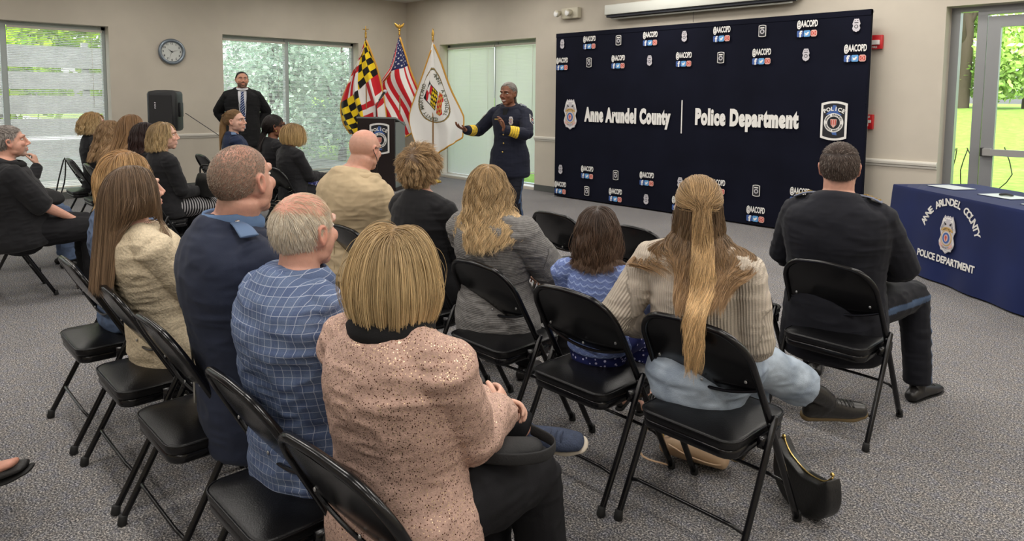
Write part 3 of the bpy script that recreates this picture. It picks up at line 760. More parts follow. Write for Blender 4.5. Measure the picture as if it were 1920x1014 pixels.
# ================================================================== lectern with microphone
root = empty('lectern', (-9.82, 6.28, 0), R(36.5), label='dark brown lectern with police patch on front and grey sides, before the flags', cat='lectern')
dk = mat('dark_walnut', hexc(34, 24, 24), .35, noise=(3, 4)); gy = mat('grey_laminate', hexc(120, 126, 126), .5)
G().prism([(-.31, .05), (.31, .05), (.31, 1.16), (-.31, 1.16)], -.25, -.22).build('front_panel', dk, root, smooth=False)
for sx in (-1, 1):
    G().box((sx*.31-.012, -.22, .05), (sx*.31+.012, .22, 1.10)).build('side_panel', gy, root, smooth=False)
g = G(); g.add([(-.33, -.24, 1.16), (.33, -.24, 1.16), (.33, .25, 1.03), (-.33, .25, 1.03), (-.33, -.24, 1.185), (.33, -.24, 1.185), (.33, .25, 1.055), (-.33, .25, 1.055)], [(0, 3, 2, 1), (4, 5, 6, 7), (0, 1, 5, 4), (1, 2, 6, 5), (2, 3, 7, 6), (3, 0, 4, 7)])
g.build('reading_top', gy, root, smooth=False)
G().box((-.33, -.25, 0), (.33, .24, .06)).build('base', dk, root, smooth=False)
o = patch_g(.50).build('front_patch', EM, root, smooth=False, loc=(.06, -.252, .84))
root = empty('microphone', (-9.82, 6.28, 0), R(36.5), label='silver-headed microphone on black gooseneck standing on the lectern top', cat='microphone')
G().loft([(-.05, -.1, 1.165), (-.05, -.1, 1.18)], [.05, .045], n=16, sub=1, rnd=.1).build('base', rubber, root)
G().tube([(-.05, -.1, 1.17), (-.05, -.09, 1.35), (-.02, .0, 1.47)], .008, 8, sub=3).build('gooseneck', chair_metal, root)
G().loft([(-.03, -.02, 1.45), (.01, .10, 1.57)], [.014, .022], n=12, sub=1).build('handle', chair_metal, root)
G().ball((.018, .12, 1.59), .032, 14, 10).build('mesh_head', silver, root)

# ================================================================== flags
brass = mat('brass', hexc(190, 150, 70), .3, .9); wood_pole = mat('oak_pole', hexc(150, 110, 62), .4)
flagm = mat('flag_cloth', rough=.7, attr=True, spec=.2, sheen=.2)
fringe_m = mat('gold_fringe', hexc(206, 152, 56), .6)
YL = np.array(hexc(240, 206, 32)); BK = np.array(hexc(20, 18, 18)); RD = np.array(hexc(196, 30, 40)); WH = np.array(hexc(232, 230, 226)); NV = np.array(hexc(36, 42, 88))
def md_color(u, v):   # u along fly 0..1, v 0 top edge
    q = (u < .5) == (v < .5)
    if q:
        uu, vv = (u % .5)*2, (v % .5)*2
        st = int(uu*6) % 2; dg = (vv*6-uu*3.2)
        return YL if (int(math.floor((vv*3+uu*1.2)*1.)) + int(uu*6)) % 2 else BK
    uu, vv = (u % .5)*2, (v % .5)*2
    s = (uu < .5) == (vv < .5)
    d = min(abs(uu-.5), abs(vv-.5)); cross = d < .13
    bud = math.hypot(uu-.5, vv-.12) < .1 or math.hypot(uu-.12, vv-.5) < .1 or math.hypot(uu-.5, vv-.88) < .1 or math.hypot(uu-.88, vv-.5) < .1
    if cross or bud: return WH if s else RD
    return RD if s else WH
def us_color(u, v):
    if u < .4 and v < 7/13:
        # 9 rows of staggered stars
        r_ = v/(7/13)*10; c_ = u/.4*12; ri = round(r_); ci = round(c_)
        if 1 <= ri <= 9 and 1 <= ci <= 11 and (ri+ci) % 2 == 0:
            dx = (c_-ci)/12*.4*1.9; dy = (r_-ri)/10*(7/13); rr_ = math.hypot(dx, dy); a = math.atan2(dx, dy)
            if rr_ < .0125+.0085*math.cos(5*a): return WH
        return NV
    return RD if int(v*13) % 2 == 0 else WH
def seal_color(u, v):
    cu, cv = .44, .55; dx = (u-cu)*1.55; dy = (v-cv)*1.0; r_ = math.hypot(dx, dy); gr = np.array(hexc(72, 74, 56)); gd = np.array(hexc(190, 150, 70))
    if .318 < r_ < .33: return gr
    if .33 <= r_ < .338: return gd
    if .338 <= r_ < .346: return gr
    # emblem rotated with the cloth
    a = R(-38); x = dx*math.cos(a)-dy*math.sin(a); y = dx*math.sin(a)+dy*math.cos(a)   # x along, y down
    if abs(x) < .11 and -.08 < y < .16-(abs(x)/.11)**2*.05:
        if y < .03: return YL if (int(math.floor(x*36+y*20))+int(math.floor(y*22+9))) % 2 else BK
        return RD if ((x > 0) == (y > .09)) else WH
    if abs(x) < .125 and -.09 < y < .17: return BK
    if .0 < abs(x) < .15 and -.19 < y < -.09-abs(x)*.2: return gd if math.sin(x*90)*math.sin(y*90) > -.1 else RD
    if math.hypot(abs(x)-.09, y+.16) < .05: return RD
    return WH
def flag(name, label, px, py, cf, rows, H=2.58, spread=None, finial='spear', fold=6., ang=45):
    """rows: list over v (0..1) of polylines over u: (dx right, dz below the pole top)"""
    root = empty(name, (px, py, 0), R(ang), label=label, cat='flag', group='flags on poles in the corner')
    G().tube([(0, 0, .05), (0, 0, H)], .0125, 10).build('pole', wood_pole, root)
    G().loft([(0, 0, 0), (0, 0, .03), (0, 0, .07)], [.15, .14, .03], n=24, sub=1, rnd=.05).build('stand', brass, root)
    f_ = G(); f_.loft([(0, 0, H), (0, 0, H+.03), (0, 0, H+.05)], [.022, .014, .018], n=10, sub=1)
    if finial == 'spear': f_.loft([(0, 0, H+.05), (0, 0, H+.1), (0, 0, H+.2)], [(.01, .006), (.026, .008), (.002, .002)], n=10, sub=2)
    elif finial == 'eagle':
        f_.ball((0, 0, H+.08), .025); f_.loft([(0, 0, H+.1), (.0, -.01, H+.17)], [.022, .012], n=8, sub=1)
        for sx in (-1, 1): f_.loft([(0, 0, H+.12), (sx*.05, 0, H+.155), (sx*.085, 0, H+.2)], [(.02, .007), (.025, .006), (.006, .004)], side=(0, 0, 1), n=8)
    else:
        f_.ball((0, 0, H+.07), .02); f_.loft([(0, 0, H+.08), (0, 0, H+.19)], [.012, .008], n=8, sub=1); f_.loft([(-.05, 0, H+.14), (.05, 0, H+.14)], [.009, .009], side=(0, 0, 1), n=8, sub=1)
    f_.build('finial', brass, root)
    rows = np.array([catmull(np.array([(a, -b) for a, b in r_]), 8) for r_ in rows])   # (nv0, nu, 2)
    nu, nv = 230, 170
    u0 = np.linspace(0, 1, rows.shape[1]); v0 = np.linspace(0, 1, rows.shape[0]); U = np.linspace(0, 1, nu+1); Vv = np.linspace(0, 1, nv+1)
    A = np.stack([np.stack([np.interp(U, u0, r_[:, k]) for k in (0, 1)], 1) for r_ in rows])      # (nv0,nu+1,2)
    Gd = np.empty((nv+1, nu+1, 2))
    for i in range(nu+1):
        for k in (0, 1): Gd[:, i, k] = np.interp(Vv, v0, A[:, i, k])
    VV, UU = np.meshgrid(Vv, U, indexing='ij')
    dep = .055*np.sin(VV*2*PI*fold/2+1.3*UU)*(.25+.75*UU)+.02*np.sin(VV*2*PI*fold+3*UU+1)*UU-.03
    P = np.stack([Gd[..., 0]+.006*np.sin(VV*31), dep, H-.02+Gd[..., 1]], -1).reshape(-1, 3)
    k = nu+1; idx = (np.arange(nv)[:, None]*k+np.arange(nu)[None]).ravel()
    F = np.stack([idx, idx+1, idx+k+1, idx+k], 1)
    cols = np.array([cf(u, v) for v in Vv for u in U])
    o = raw_mesh('flag_cloth', P, F, flagm, root, cols)
    md = o.modifiers.new('thickness', 'SOLIDIFY'); md.thickness = .003
    # fringe along top edge, fly end and bottom edge
    e = np.vstack([P.reshape(nv+1, nu+1, 3)[0, 6::6], P.reshape(nv+1, nu+1, 3)[4::6, -1], P.reshape(nv+1, nu+1, 3)[-1, ::-6]])
    G().loft(e, [(.016, .005)]*len(e), side=(0, 0, 1), n=6, sub=1, cap=False).build('fringe', fringe_m, root)
    return root, P.reshape(nv+1, nu+1, 3)
# rows run from the top edge (v=0) to the bottom edge (v=1), each from the hoist to the fly end
flag('state_flag', 'black and gold checkered flag with red and white crosses, leftmost of the three', -10.80, 6.60, md_color,
     [[(0, .0), (.12, .30), (.22, .60), (.30, 1.0), (.35, 1.4)], [(-.01, .05), (.0, .38), (.05, .74), (.16, 1.15), (.2, 1.55)],
      [(-.02, .09), (-.12, .46), (-.14, .90), (-.06, 1.25), (.0, 1.62)], [(-.03, .14), (-.2, .58), (-.28, 1.02), (-.24, 1.38), (-.18, 1.66)], [(-.04, .2), (-.27, .70), (-.44, 1.12), (-.42, 1.45), (-.30, 1.66)]], finial='cross', H=2.53)
flag('national_flag', 'flag with white stars on blue and red white stripes, middle one of the three', -10.55, 7.13, us_color,
     [[(0, .0), (.10, .30), (.22, .68), (.42, 1.15), (.52, 1.5)], [(-.01, .04), (.04, .36), (.10, .73), (.30, 1.22), (.44, 1.6)],
      [(-.02, .08), (-.12, .42), (-.20, .80), (.10, 1.3), (.25, 1.7)], [(-.02, .10), (-.13, .50), (-.34, .92), (-.12, 1.4), (.07, 1.8)], [(-.02, .12), (-.12, .60), (-.48, 1.10), (-.40, 1.5), (-.16, 1.9)]], finial='eagle', H=2.60, fold=4)
rt, P = flag('county_flag', 'white flag with a round county seal, rightmost of the three', -10.0, 7.45, seal_color,
     [[(0, .02), (.14, .35), (.30, .80), (.50, 1.22), (.54, 1.36), (.52, 1.68)], [(0, .05), (.06, .40), (.14, .85), (.28, 1.3), (.34, 1.55), (.30, 1.82)],
      [(-.01, .08), (-.05, .45), (-.1, .9), (-.02, 1.35), (.04, 1.6), (.06, 1.98)], [(-.02, .14), (-.16, .55), (-.30, .95), (-.40, 1.3), (-.36, 1.6), (-.22, 1.95)]], H=2.50, fold=3)
def seal_ring_text(txt, a0, a1, rr_):
    g = G()
    for i, ch in enumerate(txt):
        if ch == ' ': continue
        a = R(a0+(a1-a0)*i/(len(txt)-1)); u = .44+rr_*math.sin(a)/1.55; v = .55-rr_*math.cos(a)
        p = P[int(v*170), int(u*230)]; h = text_mesh(ch, .085, .001, .001); 
        t = P[min(170, int((.55-rr_*math.cos(a+.1))*170)), int((.44+rr_*math.sin(a+.1)/1.55)*230)]-p; an = math.atan2(t[2], t[0])
        join(g, h, M4(roty(-an), (p[0], p[1]-.022, p[2])))
    g.build('seal_lettering', mat('seal_ink', hexc(84, 84, 64), .7), rt, smooth=False)
seal_ring_text('ANNE ARUNDEL', -60, 55, .275); seal_ring_text('COUNTY MARYLAND', 95, 215, .275)

# ================================================================== draped table
TA = np.array([-2.286, 7.018]); TD = nrm(np.array([1.182, -.939])); ang = math.atan2(TD[1], TD[0]); TL, TW, TH = 2.44, .79, .75
root = empty('table_cover', (*TA, 0), ang, label='royal blue fitted cloth over the long table, with white police lettering', cat='tablecloth')
blue_cloth = mat('blue_cloth', hexc(17, 31, 78), .8, sheen=.1, noise=(2.2, 2), bump=(5, .12), spec=.2)
g = G(); per = []
def perim(s_):   # local outline, x along front, y to the back
    pts = []
    for x in np.linspace(.0, TL, 60): pts.append((x, 0, 0, -1))
    for y in np.linspace(0, TW, 22)[1:]: pts.append((TL, y, 1, 0))
    for x in np.linspace(TL, 0, 60)[1:]: pts.append((x, TW, 0, 1))
    for y in np.linspace(TW, 0, 22)[1:-1]: pts.append((0, y, -1, 0))
    return pts
pp = perim(0); V = []; rr_ = [(TH, 0), (TH-.006, .005), (TH-.03, .008)]+[(TH*(1-t), .008+.05*t) for t in np.linspace(.1, .98, 14)]
for z, ex in rr_:
    for i, (x, y, nx_, ny_) in enumerate(pp):
        wv = (.012*math.sin(i*.55)+.008*math.sin(i*.21+1))*(1-z/TH)**1.3
        V.append((x+nx_*(ex+wv), y+ny_*(ex+wv), max(z, .012)))
k = len(pp); F = []
for r_ in range(len(rr_)-1):
    for i in range(k): F.append((r_*k+i, (r_+1)*k+i, (r_+1)*k+(i+1) % k, r_*k+(i+1) % k))
F.append(tuple(range(k))); g.add(V, F); g.build('cloth', blue_cloth, root, auto=50)
g = badge_g(.30); o = g.build('printed_badge', EM, root, smooth=False, loc=(.80, -.040, .44)); o.rotation_euler = (R(-3.2), 0, 0)
g = G(); arc_text(g, 'ANNE ARUNDEL COUNTY', .082, .335, 157, 23, 0, offset=.0025, cz=0, sx=.95); o = g.build('printed_lettering', [wht], root, smooth=False, loc=(.80, -.036, .36)); o.rotation_euler = (R(-3.2), 0, 0)
g = text_mesh('POLICE DEPARTMENT', .080, .002, .0025, .86); o = g.build('printed_lettering', [wht], root, smooth=False, loc=(.80, -.056, .215)); o.rotation_euler = (R(-4), 0, 0)
folder_m = mat('certificate_folder', hexc(196, 204, 206), .4); fold_in = mat('folder_edge', hexc(30, 44, 70), .5)
for i, (x, y, lab) in enumerate([(.28, .36, 'pale certificate folder on blue table, nearest its left corner'), (.86, .40, 'pale certificate folder on blue table with small dark item on it'), (1.40, .32, 'pale certificate folder on blue table at the right photo edge')]):
    r_ = empty('certificate_folder', tuple(list(TA+TD*x+np.array([-TD[1], TD[0]])*y)+[TH+.001]), ang+R(6), label=lab, cat='folder', group='folders on the blue table')
    G().rbox((-.16, -.12, 0), (.16, .12, .004), .008).build('cover', fold_in, r_, auto=40)
    G().rbox((-.155, -.115, .004), (.155, .115, .007), .008).build('sheet', folder_m, r_, auto=40)
    if i == 1:
        q = r_.location; g = G(); g.loft([(-.04, 0, .009), (0, .01, .014), (.05, -.005, .009)], [(.018, .008), (.024, .01), (.01, .005)], side=(0, 1, 0), n=10); g.ball((.03, .02, .01), (.014, .014, .008))
        o = g.build('lapel_pin', rubber); o.location = (q[0], q[1], q[2]+.0075); tag(o, 'small dark pin set lying on the middle certificate folder', 'pin')

# ================================================================== people: machinery
def remesh(g, voxel, smooth=4):
    me = bpy.data.meshes.new('tmp'); me.from_pydata(g.arr().tolist(), [], g.F)
    o = bpy.data.objects.new('tmp', me); COL.objects.link(o)
    m = o.modifiers.new('r', 'REMESH'); m.mode = 'VOXEL'; m.voxel_size = voxel; m.adaptivity = 0
    if smooth: k = o.modifiers.new('s', 'SMOOTH'); k.factor = .5; k.iterations = smooth
    dg = bpy.context.evaluated_depsgraph_get(); ev = o.evaluated_get(dg); e = ev.to_mesh()
    V = np.empty(len(e.vertices)*3, np.float32); e.vertices.foreach_get('co', V)
    L_ = np.empty(len(e.loops), np.int32); e.loops.foreach_get('vertex_index', L_)
    ok = len(L_) == 4*len(e.polygons)
    if ok: F = L_.reshape(-1, 4)
    else: F = np.array([list(p.vertices)[:4] for p in e.polygons if len(p.vertices) == 4], np.int32)
    ev.to_mesh_clear(); bpy.data.objects.remove(o); bpy.data.meshes.remove(me)
    return V.reshape(-1, 3).astype(float), F
def vnormals(V, F):
    a = V[F[:, 2]]-V[F[:, 0]]; b = V[F[:, 3]]-V[F[:, 1]]; nn = np.cross(a, b); N = np.zeros_like(V)
    for k in range(4): np.add.at(N, F[:, k], nn)
    return N/(np.linalg.norm(N, axis=1)[:, None]+1e-12)
def seg(P, a, b):
    ab = b-a; t = np.clip(((P-a)@ab)/(ab@ab), 0, 1); return t, np.linalg.norm(P-(a+t[:, None]*ab), axis=1)
def sstep(x, a, b):
    t = np.clip((x-a)/(b-a), 0, 1); return t*t*(3-2*t)
def ik(S, T, l1, l2, pole):
    d = T-S; L_ = np.linalg.norm(d); m = min(L_, (l1+l2)*.995); u = d/L_; T2 = S+u*m
    a = (l1*l1-l2*l2+m*m)/(2*m); h = math.sqrt(max(l1*l1-a*a, 1e-6)); p = np.array(pole, float); p = nrm(p-u*(p@u))
    return S+u*a+p*h, T2

skin_mats = {}
def skin_mat(c):
    if 'skin' in MATS: return MATS['skin']
    m = mat('skin', rough=.52, attr=True, noise=(55, 3), spec=.4, bump=(380, .12), nrange=(.94, 1.05))
    n, b, L = nodes_of(m); b.inputs['Subsurface Weight'].default_value = .12; b.inputs['Subsurface Radius'].default_value = (.01, .004, .002); b.inputs['Subsurface Scale'].default_value = .5
    return m
hair_m = mat('hair_strands', rough=.42, attr=True, spec=.35)
leather = mat('shoe_leather', (.012, .011, .011), .35, spec=.5)

def cloth_mat(name, kind='plain', c=(.1, .1, .1), c2=(.8, .8, .8), **k):
    """garment materials driven by the 'col' tint and the 'buv' cloth coordinates (metres around, metres along)"""
    if name in MATS: return MATS[name]
    m = mat(name, c, k.get('rough', .85), spec=k.get('spec', .2), sheen=k.get('sheen', .0)); n, b, L = nodes_of(m)
    a = n.nodes.new('ShaderNodeAttribute'); a.attribute_name = 'buv'; sx = n.nodes.new('ShaderNodeSeparateXYZ'); L(a.outputs['Vector'], sx.inputs[0]); U, Vv = sx.outputs[0], sx.outputs[1]
    ca = n.nodes.new('ShaderNodeAttribute'); ca.attribute_name = 'col'
    tc = n.nodes.new('ShaderNodeTexCoord')
    def noise(s, d=3, vec=None):
        t = n.nodes.new('ShaderNodeTexNoise'); t.inputs['Scale'].default_value = s; t.inputs['Detail'].default_value = d; L(vec or tc.outputs['Object'], t.inputs['Vector']); return t.outputs['Fac']
    def mix(f, x, y, kind_='MIX'):
        q = n.nodes.new('ShaderNodeMix'); q.data_type = 'RGBA'; q.blend_type = kind_
        if isinstance(f, float): q.inputs[0].default_value = f
        else: L(f, q.inputs[0])
        for s_, v in ((6, x), (7, y)):
            if isinstance(v, tuple): q.inputs[s_].default_value = (*v, 1)
            else: L(v, q.inputs[s_])
        return q.outputs[2]
    def mr(x, a0, a1, b0, b1):
        q = n.nodes.new('ShaderNodeMapRange'); q.inputs[1].default_value = a0; q.inputs[2].default_value = a1; q.inputs[3].default_value = b0; q.inputs[4].default_value = b1; L(x, q.inputs[0]); return q.outputs[0]
    M_ = lambda op, a_, b_=None, c_=None: math_node(n, op, a_, b_, c_)
    def bump(h, st, dist=.004):
        q = n.nodes.new('ShaderNodeBump'); q.inputs['Strength'].default_value = st; q.inputs['Distance'].default_value = dist; L(h, q.inputs['Height']); L(q.outputs[0], b.inputs['Normal'])
    tint = ca.outputs['Color']; col = None
    def line(x, per, wdt, off=0.):
        f = M_('FRACT', M_('ADD', M_('DIVIDE', x, per), off+50.)); return M_('LESS_THAN', f, wdt)
    if kind == 'plain':
        f = mr(noise(9, 3), .3, .7, .86, 1.1); g_ = n.nodes.new('ShaderNodeVectorMath'); g_.operation = 'SCALE'; g_.inputs[0].default_value = c; L(f, g_.inputs['Scale']); col = g_.outputs[0]; bump(noise(k.get('bs', 420), 2), k.get('b', .15))
    elif kind == 'plaid':
        base = mix(mr(noise(400, 1), .4, .6, 0., 1.), c, tuple(x*.86 for x in c)); base = mix(M_('MULTIPLY', line(U, .05, .36, .3), .35), base, k['c3']); base = mix(M_('MULTIPLY', line(Vv, .05, .36, .3), .35), base, k['c3'])
        l1 = M_('MAXIMUM', line(U, .021, .07), line(Vv, .021, .07)); col = mix(M_('MULTIPLY', l1, .6), base, c2); bump(noise(300, 2), .1)
    elif kind == 'rib':
        s_ = M_('SINE', M_('MULTIPLY', U, 2*PI/k.get('per', .009))); cr = M_('SINE', M_('MULTIPLY', Vv, 2*PI/.004)); h = M_('ADD', s_, M_('MULTIPLY', cr, .25)); col = mix(mr(s_, -1, .2, .32, 0.), c, tuple(x*.55 for x in c)); bump(h, .7, .003)  # shade in the rib grooves is painted into the knit colour
    elif kind == 'knit':
        h = M_('ADD', noise(k.get('ks', 150), 3), M_('MULTIPLY', M_('SINE', M_('MULTIPLY', Vv, 2*PI/.008)), k.get('ln', .10))); f = mr(h, .25, .75, 0., 1.); col = mix(f, tuple(x*.78 for x in c), tuple(min(1, x*1.12) for x in c)); bump(h, .9, .005)
    elif kind == 'sequin':
        v = n.nodes.new('ShaderNodeTexVoronoi'); v.inputs['Scale'].default_value = 230; L(tc.outputs['Object'], v.inputs['Vector'])
        sp = n.nodes.new('ShaderNodeSeparateColor'); L(v.outputs['Color'], sp.inputs[0])
        d = M_('LESS_THAN', v.outputs['Distance'], .36); r_ = M_('GREATER_THAN', sp.outputs[0], .38); bri = M_('GREATER_THAN', sp.outputs[1], .55); msk = M_('MULTIPLY', d, r_)
        base = mix(mr(noise(120, 4), .3, .7, 0., 1.), tuple(x*.78 for x in c), tuple(min(1, x*1.1) for x in c)); col = mix(msk, base, mix(bri, hexc(98, 66, 52), c2)); L(M_('MULTIPLY', msk, .85), b.inputs['Metallic']); L(mr(msk, 0, 1, .85, .3), b.inputs['Roughness']); bump(noise(300, 2), .3)
    elif kind == 'lace':
        w_ = M_('ABSOLUTE', M_('SINE', M_('MULTIPLY', U, PI/.034))); vv = M_('ADD', M_('DIVIDE', Vv, .024), M_('MULTIPLY', w_, .42)); fr = M_('FRACT', M_('ADD', vv, 50.)); ln = M_('LESS_THAN', fr, .22)
        vo = n.nodes.new('ShaderNodeTexVoronoi'); vo.inputs['Scale'].default_value = 260; L(tc.outputs['Object'], vo.inputs['Vector']); hole = M_('MULTIPLY', M_('LESS_THAN', vo.outputs['Distance'], .3), M_('GREATER_THAN', fr, .34))
        col = mix(M_('MULTIPLY', hole, .75), mix(ln, c, c2), tuple(x*.3 for x in c)); bump(M_('ADD', ln, M_('MULTIPLY', noise(200), .6)), .6, .004)
    elif kind == 'denim':
        f = mr(noise(k.get('ds', 12), 4), .3, .7, 0., 1.); tw = M_('SINE', M_('MULTIPLY', M_('ADD', U, Vv), 2*PI/.0022)); col = mix(f, tuple(x*.72 for x in c), c2); col = mix(mr(tw, -1, 1, .12, 0.), col, (1., 1., 1.)); bump(noise(300, 3), .35)
    elif kind == 'floral':
        vo = n.nodes.new('ShaderNodeTexVoronoi'); vo.inputs['Scale'].default_value = k.get('fs', 55); L(tc.outputs['Object'], vo.inputs['Vector']); sp = n.nodes.new('ShaderNodeSeparateColor'); L(vo.outputs['Color'], sp.inputs[0])
        msk = M_('MULTIPLY', M_('LESS_THAN', vo.outputs['Distance'], .28), M_('GREATER_THAN', sp.outputs[0], .35)); col = mix(msk, c, c2); bump(noise(200), .15)
    elif kind == 'stripe':
        col = mix(line(Vv, k.get('per', .03), .45), c, c2); bump(noise(200), .15)
    elif kind == 'tie':
        col = mix(line(M_('ADD', U, Vv), .035, .3), c, c2)
    L(mix(1.0, col, tint, 'MULTIPLY'), b.inputs['Base Color'])
    return m

MALE = [(-.10, .17, .135, .0), (0, .185, .14, 0), (.12, .172, .13, 0), (.25, .18, .13, -.01), (.36, .195, .132, -.018), (.44, .185, .115, -.018), (.49, .12, .09, -.01), (.508, .090, .080, -.004), (.525, .068, .072, 0)]
FEM = [(-.10, .175, .14, 0), (0, .185, .142, 0), (.12, .150, .118, 0), (.25, .158, .122, 0), (.35, .172, .128, 0), (.43, .16, .105, -.008), (.485, .105, .08, -.005), (.502, .074, .070, 0), (.52, .06, .062, 0)]

class Person: pass
def build_person(label, loc, rz=0, s=1., fem=False, fat=1., lean=0, tw=0, seated=True, pz=.52, head=(0, 0, 0), hoff=(0, 0, 0), hs=1.,
                 sh=1., arms=None, legs=None, skin=hexc(222, 172, 150), top=None, bottom=None, shoes=None, hair=None, voxel=.005, bare=1., face=None, name='person', group=None, hands=None, neck=1.):
    p = Person(); p.s = s
    Rb = rotz(R(tw))@rotx(-R(lean)); P0 = np.array([0, 0, pz if seated else pz]); prof = FEM if fem else MALE
    def TP(x, y, t): return P0+Rb@np.array([x, y, t*s])
    shw = (.158 if fem else .182)*s*sh; n_ = {}
    for q, sx in (('L', -1), ('R', 1)): n_[q] = TP(sx*shw/s, -.01, .428)
    nb = TP(0, 0, .50); Rh = Rb@rotz(R(head[0]))@rotx(R(head[1]))@roty(R(head[2])); hk = hs*s**.5
    Hc = TP(0, .012, .53)+Rb@(np.array(hoff)*s)+Rh@np.array([0, .022, .105])*hk
    p.Rh, p.Hc, p.hk, p.TP, p.Rb = Rh, Hc, hk, TP, Rb
    # ---- arms and legs
    l1, l2 = .285*s, .25*s; A = {}
    arms = arms or {}
    for q, sx in (('L', -1), ('R', 1)):
        tgt, pole = arms.get(q, ((sx*.07, .27, .12), (sx*.5, -.6, -.8)))
        T = P0+rotz(R(tw))@(np.array(tgt, float)*s); E, W = ik(n_[q], T, l1, l2, rotz(R(tw))@np.array(pole, float)); A[q] = (n_[q], E, W)
    hp = {q: P0+np.array([sx*.092*s, 0, .0]) for q, sx in (('L', -1), ('R', 1))}
    g1, g2 = .43*s, .42*s; Lg = {}
    legs = legs or {}
    for q, sx in (('L', -1), ('R', 1)):
        if seated: d_ = ((sx*.12, .43, .085), (sx*.15, 1, .9))
        else: d_ = ((sx*.10, -.02, .085), (0, 1, 0))
        ank, pole, *fd = legs.get(q, d_)
        K, Ak = ik(hp[q], np.array(ank, float)*np.array([1, 1, 1]), g1, g2, np.array(pole, float)); Lg[q] = (hp[q], K, Ak, nrm(np.array(fd[0] if fd else (sx*.15, 1, -.0), float)))
    p.A, p.Lg = A, Lg
    # ---- skin body, one continuous surface
    g = G(); S = rotz(R(tw))@np.array([1., 0, 0])
    pr = [(max(t, -.02), a*(.86 if t > -.05 else .7)*fat, b*(.84 if t > -.05 else .6)*fat, y) for t, a, b, y in prof[:-1]]; pr[0] = (-.035,)+pr[0][1:]
    g.loft([TP(0, y*s, t) for t, a, b, y in pr], [(a*s, b*s) for t, a, b, y in pr], side=S, n=20)
    nr = (.047 if fem else .058)*hk*neck
    g.loft([TP(0, -.005, .44), TP(0, 0, .50), Hc+Rh@np.array([0, -.022, -.05])*hk], [nr*1.25, nr*1.02, nr*.98], side=S, n=16)
    g.loft([TP(-shw/s*.6, -.01, .455), TP(0, -.015, .478), TP(shw/s*.6, -.01, .455)], [.03*s, .045*s, .03*s], side=(0, 1, 0), n=12)
    for q in 'LR':
        S_, E, W = A[q]; u = nrm(W-E)
        g.loft([S_, (S_*.5+E*.5), E], [.046*s, .043*s, .037*s], n=12); g.loft([E, E*.6+W*.4, W+u*.012], [.038*s, .035*s, (.026*s, .021*s)], n=12)
        H_, K, Ak, fd = Lg[q]
        g.loft([H_, (H_+K)/2, K], [.074*s, .064*s, .044*s], n=12); g.loft([K, K*.65+Ak*.35, Ak], [.044*s, .047*s, .033*s], n=12)
        fk = 1. if (shoes and shoes.get('low')) else .62; sn_ = nrm(K-Ak); fu_ = nrm(sn_-fd*(sn_@fd)); ft = Ak-fu_*.045
        g.loft([ft-fd*.045*fk, ft+fd*.05, ft+fd*(.15 if fk > .9 else .095)], [(.03*fk, .028*fk), (.036*fk, .025*fk), (.03*fk, .014*fk)], side=np.cross(fd, (0, 0, 1)), n=10)
    # head
    def hb(c, r, M=None): g.ball(Hc+Rh@(np.array(c)*hk), np.array(r)*hk, 20, 14, M=Rh if M is None else Rh@M)
    def hl(P, r, n=8): g.loft([Hc+Rh@(np.array(c)*hk) for c in P], [x*hk if np.isscalar(x) else (x[0]*hk, x[1]*hk) for x in r], side=Rh[:, 0], n=n)
    hb((0, -.014, .024), (.0755, .094, .088)); hb((0, .028, -.034), (.060, .058, .074)); hb((0, .060, -.090), (.026, .022, .021))
    for sx in (-1, 1):
        hb((sx*.042, .010, -.062), (.022, .035, .026)); hb((sx*.034, .060, -.020), (.026, .022, .024)); hb((sx*.011, .093, -.032), (.009, .009, .007))
        hl([(sx*.008, .086, .030), (sx*.030, .080, .032), (sx*.050, .062, .024)], [.007, .009, .006])
        # ear
        eM = rotz(R(-sx*14)); hb((sx*.0745, -.008, -.010), (.0065, .016, .027), eM); hb((sx*.048, .022, -.030), (.022, .036, .040)); hb((sx*.057, .0, .0), (.018, .04, .05))
        pts = [(sx*.0745, .005, -.004), (sx*.0765, .004, .013), (sx*.080, -.010, .021), (sx*.083, -.023, .014), (sx*.082, -.024, -.004), (sx*.078, -.014, -.024), (sx*.0745, -.002, -.032)]
        hl(pts, [.0035, .0042, .0046, .0046, .0044, .005, .006], 8)
    hl([(0, .084, .018), (0, .098, -.012), (0, .105, -.026)], [.008, .010, .012]); hl([(-.022, .078, -.056), (0, .090, -.055), (.022, .078, -.056)], [(.006, .005), .007, (.006, .005)]); hl([(-.018, .078, -.067), (0, .088, -.068), (.018, .078, -.067)], [.005, .008, .005])
    # hands
    p.hands = {}
    hands = hands or {}
    for q, sx in (('L', -1), ('R', 1)):
        S_, E, W = A[q]; h = hands.get(q, {}); u = nrm(np.array(h['dir'], float)) if 'dir' in h else nrm(nrm(W-E)+np.array([-sx*.35, .2, -.15]))
        u = rotz(R(tw))@u if 'dir' in h else u
        pn = np.array(h.get('palm', (-sx*.25, 0, -1)), float); pn = rotz(R(tw))@pn; pn = nrm(pn-u*(pn@u)); ths = np.array(h.get('thumb', (-sx, .3, .2)), float); sd = np.cross(u, pn); sd = sd if sd@(rotz(R(tw))@ths) > 0 else -sd
        hand(g, W+u*.012*s, u, pn, sd, s*(.92 if fem else 1.)*h.get('k', 1), h.get('curl', (28, 32, 34, 38)), h.get('spread', 1.), h.get('tc', 25))
        p.hands[q] = W+u*.09*s
    if bare < 1: pass
    V, F = remesh(g, voxel, 3)
    Q = ((V-Hc)@Rh)/hk; hm = (np.linalg.norm(Q*np.array([1, 1, .85]), axis=1) < .14) & (Q[:, 2] > -.125)
    D = np.zeros_like(Q)
